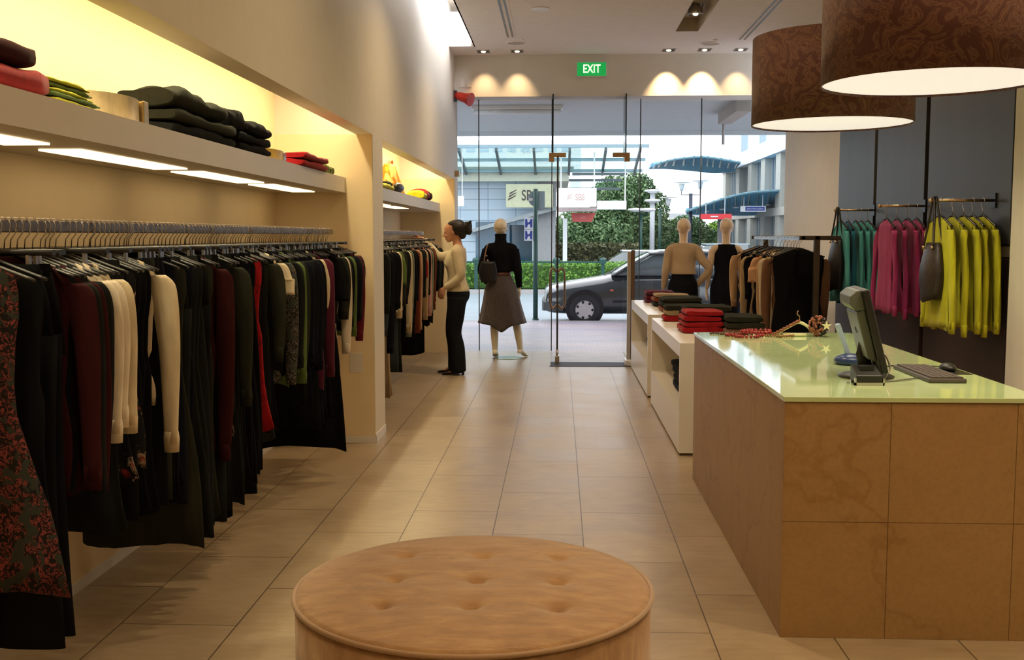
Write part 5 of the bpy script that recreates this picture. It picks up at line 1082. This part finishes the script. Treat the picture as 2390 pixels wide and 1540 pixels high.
# pale cars on the far side
def simple_car(x, y, z, col, label, L_=4.2, mirror=1):
    t = thing('parked_car', label, 'car', (x, y, z)); mt = plain('paint_' + col[0], col[1], .3, var=.02, coat=.5); X = lambda u: x + mirror * u
    b = MB(); b.ring_loft([[(X(u), y + yy * w_, z + zz) for yy, zz in ((-1, zb), (-1, (zb + zt) / 2), (-.93, zt), (.93, zt), (1, (zb + zt) / 2), (1, zb))] for u, zb, zt, w_ in ((0, .35, .6, .7), (.1, .25, .72, .82), (.9, .22, .88, .86), (3.6, .22, .92, .86), (4.1, .28, .8, .8), (4.2, .4, .7, .7))]); obj('body_shell', b, mt, t)
    b = MB(); b.ring_loft([[(X(u), y + yy * w_, z + zz) for yy, zz in ((-1, .86), (-.82, zt), (.82, zt), (1, .86))] for u, zt, w_ in ((.9, .87, .8), (1.6, 1.32, .76), (3.0, 1.36, .76), (3.9, .9, .78))]); obj('windows', b, M_cglass, t)
    b = MB(); b.box((X(1.6), y - .62, z + 1.34), (X(3.05), y + .62, z + 1.385)); obj('roof', b, mt, t, bevel=.02)
    b = MB()
    for u in (.8, 3.4):
        b = MB(); b.cyl((X(u), y - .9, z + .3), (X(u), y - .7, z + .3), .3, 20); obj('wheel', b, M_rubber, t)
simple_car(.35, 33.6, -.28, ('white', (.78, .8, .82)), 'white car across the street just behind the hedge end'); simple_car(3.6, 26.5, -.12, ('silver', (.55, .6, .65)), 'silver car beyond the dark hatchback, seen between the mannequins'); simple_car(3.3, 36.5, -.1, ('blue', (.35, .45, .55)), 'pale blue car far behind, right of the lamp posts')
# ---- building across the street (left)
Y0 = 34.5
t = thing('bank_building', 'pale blue tiled building across the street with a glass awning and a cream lettered sign', 'building', (-5, Y0, 0))
m = NT('blue_tiles'); c_ = m.new('ShaderNodeTexCoord'); sp = m.new('ShaderNodeSeparateXYZ'); m.l.new(c_.outputs['Object'], sp.inputs[0]); cb = m.new('ShaderNodeCombineXYZ'); m.l.new(sp.outputs[0], cb.inputs[0]); m.l.new(sp.outputs[2], cb.inputs[1])
br = m.new('ShaderNodeTexBrick'); br.offset = 0; m.l.new(cb.outputs[0], br.inputs['Vector'])
for k, q in {'Scale': 1, 'Mortar Size': .012, 'Brick Width': .9, 'Row Height': .34}.items(): br.inputs[k].default_value = q
br.inputs['Color1'].default_value = (.46, .56, .68, 1); br.inputs['Color2'].default_value = (.52, .62, .73, 1); br.inputs['Mortar'].default_value = (.22, .29, .38, 1); M_bt = m.fin(br.outputs['Color'], .35, spec=.5)
b = MB(); b.box((-12, Y0, 0), (-1.75, Y0 + 8, 3.3)); b.box((-1.75, Y0, 1.9), (-.1, Y0 + .3, 3.3)); obj('tiled_wall', b, M_bt, t)
b = MB(); b.box((-2.7, Y0 - .02, 0), (-1.6, Y0, 2.0)); b.box((-1.75, Y0 + .8, 0), (-.6, Y0 + 1, 2.0)); obj('dark_window', b, plain('building_glass', (.05, .12, .18), .08, spec=.8), t)
b = MB(); b.prism([(-2.9, 1.62), (-.05, 2.38), (-.05, 2.50), (-2.9, 1.74)], 1, Y0 - .5, Y0); obj('sloping_beam', b, plain('beam_grey', (.36, .39, .42), .6), t)
b = MB(); b.box((-.72, Y0 - .1, 0), (-.12, Y0 + .5, 3.3)); obj('column', b, plain('column_grey', (.33, .33, .35), .6), t)
b = MB(); b.box((-.86, Y0 - .05, 0), (-.72, Y0 + .1, 2.0)); b.box((.12, Y0 - .05, 0), (.26, Y0 + .3, 2.1)); obj('white_jamb', b, M_signw, t)
b = MB(); b.box((-12, Y0 - .6, 3.27), (.30, Y0 + 8, 3.62)); obj('cream_beam', b, plain('beam_cream', (.58, .58, .48), .6), t)
b = MB(); b.box((-12, Y0 - .7, 3.62), (.45, Y0 - .55, 3.72)); obj('gutter', b, plain('gutter_grey', (.25, .28, .27), .5), t)
M_aw = glassmat('awning_glass', (.74, .84, .82)); M_awf = plain('awning_steel', (.10, .13, .14), .5)
b = MB(); b.add([(-12, Y0 - .6, 3.56), (2.1, Y0 - .6, 3.56), (2.2, Y0 - 3.2, 4.12), (-12, Y0 - 3.2, 4.12)], [(0, 1, 2, 3)]); obj('awning_glass', b, M_aw, t, sol=.02)
b = MB(); b.box((-12, Y0 + .5, 3.62), (-.2, Y0 + 8, 3.75)); obj('upper_band', b, plain('band_pale', (.55, .6, .58), .6), t)
for x in (-9.1, -7.4, -5.7, -4.05, -2.95, -1.85, -.75, .3, 1.35, 2.35):
    b = MB(); b.prism([(Y0 - 3.2, 4.02), (Y0 - .5, 3.44), (Y0 - .5, 3.56), (Y0 - 3.2, 4.13)], 0, x - .035, x + .035); obj('awning_rib', b, M_awf, t)
for y_, z_ in ((-3.2, 4.10), (-1.9, 3.80), (-.7, 3.54)):
    b = MB(); b.box((-12, Y0 + y_ - .05, z_), (2.6, Y0 + y_ + .05, z_ + .09)); obj('awning_beam', b, plain('awning_blue', (.22, .33, .38), .5), t)
b = MB(); b.box((.2, Y0 - .3, 3.28), (2.0, Y0 - .15, 3.35)); b.box((.2, Y0 - .3, 3.0), (1.95, Y0 - .15, 3.08)); b.box((.4, Y0 - 1.2, 3.42), (2.1, Y0 - 1.0, 3.50)); obj('rear_awning_frame', b, M_awf, t)
b = MB(); b.box((.35, Y0 - .25, 3.08), (1.8, Y0 - .2, 3.28)); obj('rear_awning_pane', b, M_aw, t)
def lettersign(nm, x0, x1, y, z0, z1, face, ink, s, parent, tx):
    b = MB(); b.box((x0, y, z0), (x1, y + .08, z1)); sg = obj(nm, b, face, parent)
    tm = text_mesh('SBS', s, .004, .72, .004).move((tx, y - .006, (z0 + z1) / 2)); obj('lettering', tm, ink, sg)
    b = MB(); cx_ = tx - s * 1.15; cz_ = (z0 + z1) / 2
    for k in range(3): b.prism([(cx_ - s * .30 + k * s * .05, cz_ - s * .32 + k * s * .20), (cx_ + s * .22 + k * s * .03, cz_ - s * .02 + k * s * .20), (cx_ + s * .26 + k * s * .02, cz_ + s * .06 + k * s * .19), (cx_ - s * .30 + k * s * .05, cz_ - s * .20 + k * s * .20)], 1, y - .008, y - .002)
    obj('emblem', b, ink, sg)
M_ink = plain('sign_ink', (.06, .045, .045), .5)
lettersign('wall_sign', -1.68, -.2, Y0 - .72, 2.44, 3.17, plain('sign_cream', (.60, .58, .40), .5), M_ink, .46, t, -.95)
t2 = thing('hanging_sign', 'white hanging box sign with faint letters right of the dark post', 'sign', (.5, Y0 - 2.2, 2.8))
lettersign('sign_panel', -.08, 1.12, Y0 - 2.2, 2.42, 2.98, plain('sign_bright', (.85, .83, .80), .4), plain('sign_ink_pale', (.55, .40, .36), .5), .27, t2, .62)
b = MB(); b.cyl((.05, Y0 - 2.16, 2.98), (.05, Y0 - 2.16, 4.05), .02, 6); b.cyl((1.05, Y0 - 2.16, 2.98), (1.05, Y0 - 2.16, 4.05), .02, 6); obj('hanging_rods', b, M_signw, t2)
t3 = thing('hanging_sign', 'blank white box sign hanging right of the lettered one', 'sign', (1.6, Y0 - 2.2, 2.5))
b = MB(); b.box((1.14, Y0 - 2.2, 2.34), (2.02, Y0 - 2.1, 2.60)); obj('sign_panel', b, M_signw, t3)
b = MB(); b.cyl((1.98, Y0 - 2.15, 2.6), (1.98, Y0 - 2.15, 4.05), .02, 6); obj('hanging_rod', b, M_signw, t3)
t4 = thing('red_sign', 'red sign under the pale sloping soffit beside the trees', 'sign', (.7, Y0 - 1, 2.1))
b = MB(); b.prism([(.42, 1.98), (1.02, 1.98), (1.14, 2.26), (.36, 2.26)], 1, Y0 - 1, Y0 - .9); obj('panel', b, plain('sign_red', (.55, .10, .09), .5), t4)
tm = text_mesh('SBS', .13, .003, 1).move((.75, Y0 - 1.005, 2.12)); obj('lettering', tm, plain('sign_red_pale', (.75, .3, .28), .5), t4)
b = MB(); b.prism([(-.08, 2.30), (1.14, 2.30), (1.18, 2.42), (-.08, 2.42)], 1, Y0 - 1.6, Y0 - .9); obj('soffit', b, plain('pink_soffit', (.55, .42, .42), .6), t4)
# small white box sign far left
t5 = thing('hanging_sign', 'small blank white box hanging on rods at the far left of the window', 'sign', (-2.95, 31.35, 2.6)); b = MB(); b.box((-3.05, 31.32, 2.42), (-2.8, 31.42, 2.71)); obj('sign_panel', b, M_signw, t5); b = MB(); b.cyl((-3.0, 31.37, 2.71), (-3.0, 31.37, 4.12), .012, 6); b.cyl((-2.85, 31.37, 2.71), (-2.85, 31.37, 4.12), .012, 6); obj('hanging_rods', b, M_signw, t5)
# ---- trees
def tree(x, y, zc, rx, rz, mat, label, trunk=True, n=5000, seed=1, size=.085, nm='tree', blobs=5):
    t = thing(nm, label, nm, (x, y, 0)); R = random.Random(seed); b = MB()
    src = MB()
    for i in range(blobs):
        a = 2 * PI * i / blobs; dx, dz = (rx * .5 * math.cos(a), rz * .45 * math.sin(a)) if blobs > 1 else (0, 0)
        n2 = n * 2; o = leaves('tmp', (x + dx, y + R.uniform(-.5, .5), zc + dz), (rx * .62, rx * .6, rz * .62), n2 // blobs, size, mat, None, seed * 31 + i)
        src.add([v.co for v in o.data.vertices], [tuple(p.vertices) for p in o.data.polygons]); me = o.data; bpy.data.objects.remove(o); bpy.data.meshes.remove(me)
    obj('foliage', src, mat, t)
    if trunk:
        b = MB(); b.tube([(x, y, -.1), (x + .1, y, zc * .6), (x - .05, y, zc + rz * .5)], [.16, .11, .03], 8)
        for k in range(4): b.tube([(x, y, zc * .7), (x + R.uniform(-.6, .6) * rx, y + .2, zc + R.uniform(-.1, .4) * rz)], [.06, .02], 6)
        obj('trunk', b, plain('bark', (.08, .06, .045), .9), t)
tree(1.3, 46, 1.5, 1.7, 1.25, M_tree, 'broad green tree low behind the red sign', n=6000, seed=1); tree(3.0, 47, 2.7, 1.7, 1.6, M_tree, 'tallest dense green tree, behind the white lamp posts', n=8000, seed=2); tree(3.9, 50, 1.6, 1.2, 1.1, M_tree, 'smaller green tree right of the tallest one', n=4000, seed=3)
tree(5.9, 52, 1.5, 1.6, 1.0, M_tree, 'rounded green tree behind the beige dressed mannequin head', n=5000, seed=4); tree(8.3, 54, 1.5, .9, .9, M_tree2, 'bright yellow green tree between the two right mannequins', n=3500, seed=5); tree(-.2, 44, 1.2, 1.2, .9, M_tree, 'green tree just right of the grey building column', n=3500, seed=7)
t = thing('low_bushes', 'low brownish bushes and clipped bank under the tall trees', 'bushes', (1.3, 40, 0)); leaves('foliage', (1.4, 40, .72), (1.6, .6, .55), 5000, .09, M_bush, t, 9, True); b = MB(); b.box((-.3, 39.6, 0), (3.0, 40.6, 1.1)); obj('bush_core', b, plain('bush_core', (.06, .06, .035), .9), t)
# ---- street lamps
def street_lamp(x, y, h, label, arms, head='disc', col=None, r=.05):
    t = thing('street_lamp', label, 'street lamp', (x, y, 0)); b = MB(); b.cyl((x, y, 0), (x, y, h), r, 10); obj('pole', b, col or M_green, t, smooth=True)
    for dx, dz in arms:
        b = MB(); b.tube([(x, y, h - .05), (x + dx, y, h - .05), (x + dx, y, h + dz)], .02, 6); obj('arm', b, col or M_green, t)
        b = MB(); b.lathe([(.06, -.25), (.11, 0), (.10, .02)] if head == 'cone' else [(.1, -.06), (.30, 0), (.28, .05), (.05, .08)], (x + dx, y, h + dz), 18); obj('lamp_head', b, M_signw, t, smooth=True)
        if head == 'cone': b = MB(); b.lathe([(.32, .05), (.32, .07)], (x + dx, y, h + dz), 18); obj('reflector_disc', b, M_signw, t)
M_lp = plain('lamp_post_dark', (.05, .06, .09), .5)
street_lamp(2.9, 38, 2.35, 'dark green lamp post with two white dish heads before the tall tree', [(-.18, .1), (.22, .1)]); street_lamp(3.38, 39, 3.1, 'pale grey lamp column with stacked white dish heads', [(0, .05), (.0, -.3)], col=plain('pole_pale', (.5, .52, .55), .4), r=.09)
street_lamp(3.75, 40, 2.55, 'green lamp post with one upturned cone lamp', [(.30, .35)], 'cone'); street_lamp(5.0, 41, 3.15, 'dark lamp post with two upturned cone lamps against the sky', [(-.35, .35), (.35, .42)], 'cone', M_lp, .07)
b = MB(); b.box((2.9, 58, 2.5), (9, 58.3, 2.75)); t = thing('footbridge', 'distant pale footbridge beam behind the lamp posts', 'bridge', (6, 58, 2.5)); obj('deck', b, plain('bridge_pale', (.5, .52, .55), .6), t)
b = MB()
for x in (3.2, 8.6): b = MB(); b.box((x, 58, 0), (x + .25, 58.3, 2.5)); obj('pier', b, plain('bridge_pale', (.5, .52, .55), .6), t)
# ---- building on the right with blue canopies
FX = 8.2
t = thing('grey_building', 'grey columned building along the right with tall windows and white parapet', 'building', (FX + 2, 46, 0))
b = MB(); b.box((FX, 30, 4.62), (FX + 8, 54, 5.3)); b.box((FX - .15, 30, 4.62), (FX, 54, 4.72)); obj('parapet', b, plain('parapet_white', (.7, .72, .75), .6), t)
b = MB(); b.box((FX + .25, 30, 0), (FX + 8, 54, 4.62)); obj('glazed_wall', b, plain('building_glass', (.05, .12, .18), .08, spec=.8), t)
for y_ in (31, 34, 37, 40, 43, 46, 49, 53):
    b = MB(); b.box((FX - .05, y_, 0), (FX + .3, y_ + .85, 4.62)); obj('column', b, plain('column_beige', (.42, .42, .38), .7), t)
for y_ in [31.9 + .52 * k for k in range(42)]:
    b = MB(); b.box((FX + .2, y_, 0), (FX + .26, y_ + .08, 4.6)); obj('mullion', b, plain('mullion_grey', (.3, .34, .36), .5), t)
b = MB(); b.box((FX - .1, 30, 2.3), (FX + .28, 54, 2.6)); obj('floor_band', b, plain('column_beige', (.42, .42, .38), .7), t)
t = thing('white_tower', 'pale distant tower rising behind the right building', 'building', (12, 78, 0)); b = MB(); b.box((12.4, 78, 0), (17, 84, 11)); obj('tower_block', b, plain('tower_pale', (.62, .68, .78), .6), t)
for k in range(3): b = MB(); b.box((13.1 + k * 1.3, 77.9, 6), (13.5 + k * 1.3, 78.02, 11)); obj('window_strip', b, plain('tower_window', (.3, .4, .5), .3), t)
t = thing('white_building', 'faint white building behind the glass awning at the left', 'building', (-8, 75, 0)); b = MB(); b.box((-22, 75, 0), (1.5, 80, 8.2)); obj('block', b, plain('block_white', (.8, .82, .85), .6), t)
for k in range(14): b = MB(); b.box((-12.2 + k * .95, 74.95, 7.4), (-11.6 + k * .95, 75.02, 7.8)); obj('window_strip', b, plain('tower_window2', (.5, .62, .75), .3), t)
M_bl = plain('canopy_blue', (.05, .26, .44), .6, spec=.2); M_bl2 = plain('canopy_teal', (.05, .20, .26), .3, spec=.5)
def blue_canopy(label, top, bot, y0, wid, lights):
    """leaf shaped canopy: front edge points (x, z) above, back edge points below"""
    t = thing('blue_canopy', label, 'canopy', (top[0][0], y0, top[0][1]), 'curved blue canopies of the right building'); A = sm(top, 6); B_ = sm(bot, 6); n = len(A); rr = []
    for i in range(n):
        (x, z), (x2, z2) = A[i], B_[i]; rr.append([(x, y0 - wid / 2, z), (x, y0 - wid / 2, z + .08), ((x + x2) / 2, y0, (z + z2) / 2 + .22), (x2, y0 + wid / 2, z2 + .06), (x2, y0 + wid / 2, z2), ((x + x2) / 2, y0, (z + z2) / 2 + .05)])
    b = MB(); b.ring_loft(rr); obj('canopy_skin', b, M_bl, t, smooth=False)
    for i in range(1, n - 1, 2):
        b = MB(); b.tube([(A[i][0], y0 - wid / 2 - .05, A[i][1] + .05), ((A[i][0] + B_[i][0]) / 2, y0, (A[i][1] + B_[i][1]) / 2 - .01)], .045, 6); obj('rib', b, M_bl2, t)
    b = MB(); b.tube([(x, y0 - wid / 2, z + .04) for x, z in A], .05, 6); obj('edge_tube', b, plain('canopy_edge', (.16, .28, .34), .4), t)
    if lights:
        for i in range(5, n - 2, 4):
            b = MB(); b.ell(((A[i][0] + B_[i][0]) / 2, y0 - .1, (A[i][1] + B_[i][1]) / 2 - .03), (.11, .2, .03)); obj('soffit_light', b, M_signw, t, smooth=True)
blue_canopy('upper blue leaf shaped canopy jutting into the sky', [(4.05, 4.50), (4.75, 4.72), (5.9, 4.85), (6.7, 4.78), (7.7, 4.6)], [(4.15, 4.62), (5.0, 4.62), (6.4, 4.50), (7.2, 4.42), (8.1, 4.5)], 48, 4, False)
blue_canopy('lower blue curved canopy rising toward the column', [(4.7, 2.40), (5.6, 2.72), (6.4, 2.97), (7.2, 3.12), (8.3, 3.19)], [(5.3, 2.42), (6.3, 2.40), (7.2, 2.38), (7.9, 2.38), (9.1, 2.42)], 42.4, 4.6, True)
t = thing('red_sign', 'long red hanging sign below the lower blue canopy', 'sign', (5.9, 40, 2.2)); b = MB(); b.box((5.25, 40, 2.16), (6.40, 40.1, 2.36)); obj('panel', b, plain('sign_red2', (.7, .04, .05), .4), t)
b = MB(); b.cyl((5.45, 40.05, 2.36), (5.45, 40.05, 2.72), .015, 6); b.cyl((6.15, 40.05, 2.36), (6.15, 40.05, 2.92), .015, 6); obj('hanging_rods', b, M_signw, t)
b = MB(); b.box((5.62, 39.99, 2.24), (5.9, 40, 2.28)); obj('white_mark', b, M_signw, t)
t = thing('blue_sign', 'small blue hanging sign with pale lettering near the column', 'sign', (7.1, 39, 2.5)); b = MB(); b.box((6.82, 40.6, 2.455), (7.76, 40.7, 2.665)); obj('panel', b, M_signw, t)
b = MB(); b.box((7.0, 40.59, 2.485), (7.72, 40.6, 2.635)); obj('blue_field', b, M_blue, t); tm = text_mesh('Bank of New Zealand', .075, .003, .9).move((7.36, 40.585, 2.56)); obj('lettering', tm, M_signw, t)
b = MB(); b.cyl((6.95, 40.65, 2.66), (6.95, 40.65, 3.12), .015, 6); b.cyl((7.65, 40.65, 2.66), (7.65, 40.65, 3.18), .015, 6); obj('hanging_rods', b, M_signw, t)
t = thing('masonry_column', 'round grey masonry column standing below the red hanging sign', 'column', (6.75, 44, 0)); b = MB(); b.cyl((6.75, 44, 0), (6.75, 44, 2.3), .28, 20); obj('shaft', b, plain('masonry', (.28, .27, .28), .8), t, smooth=True)
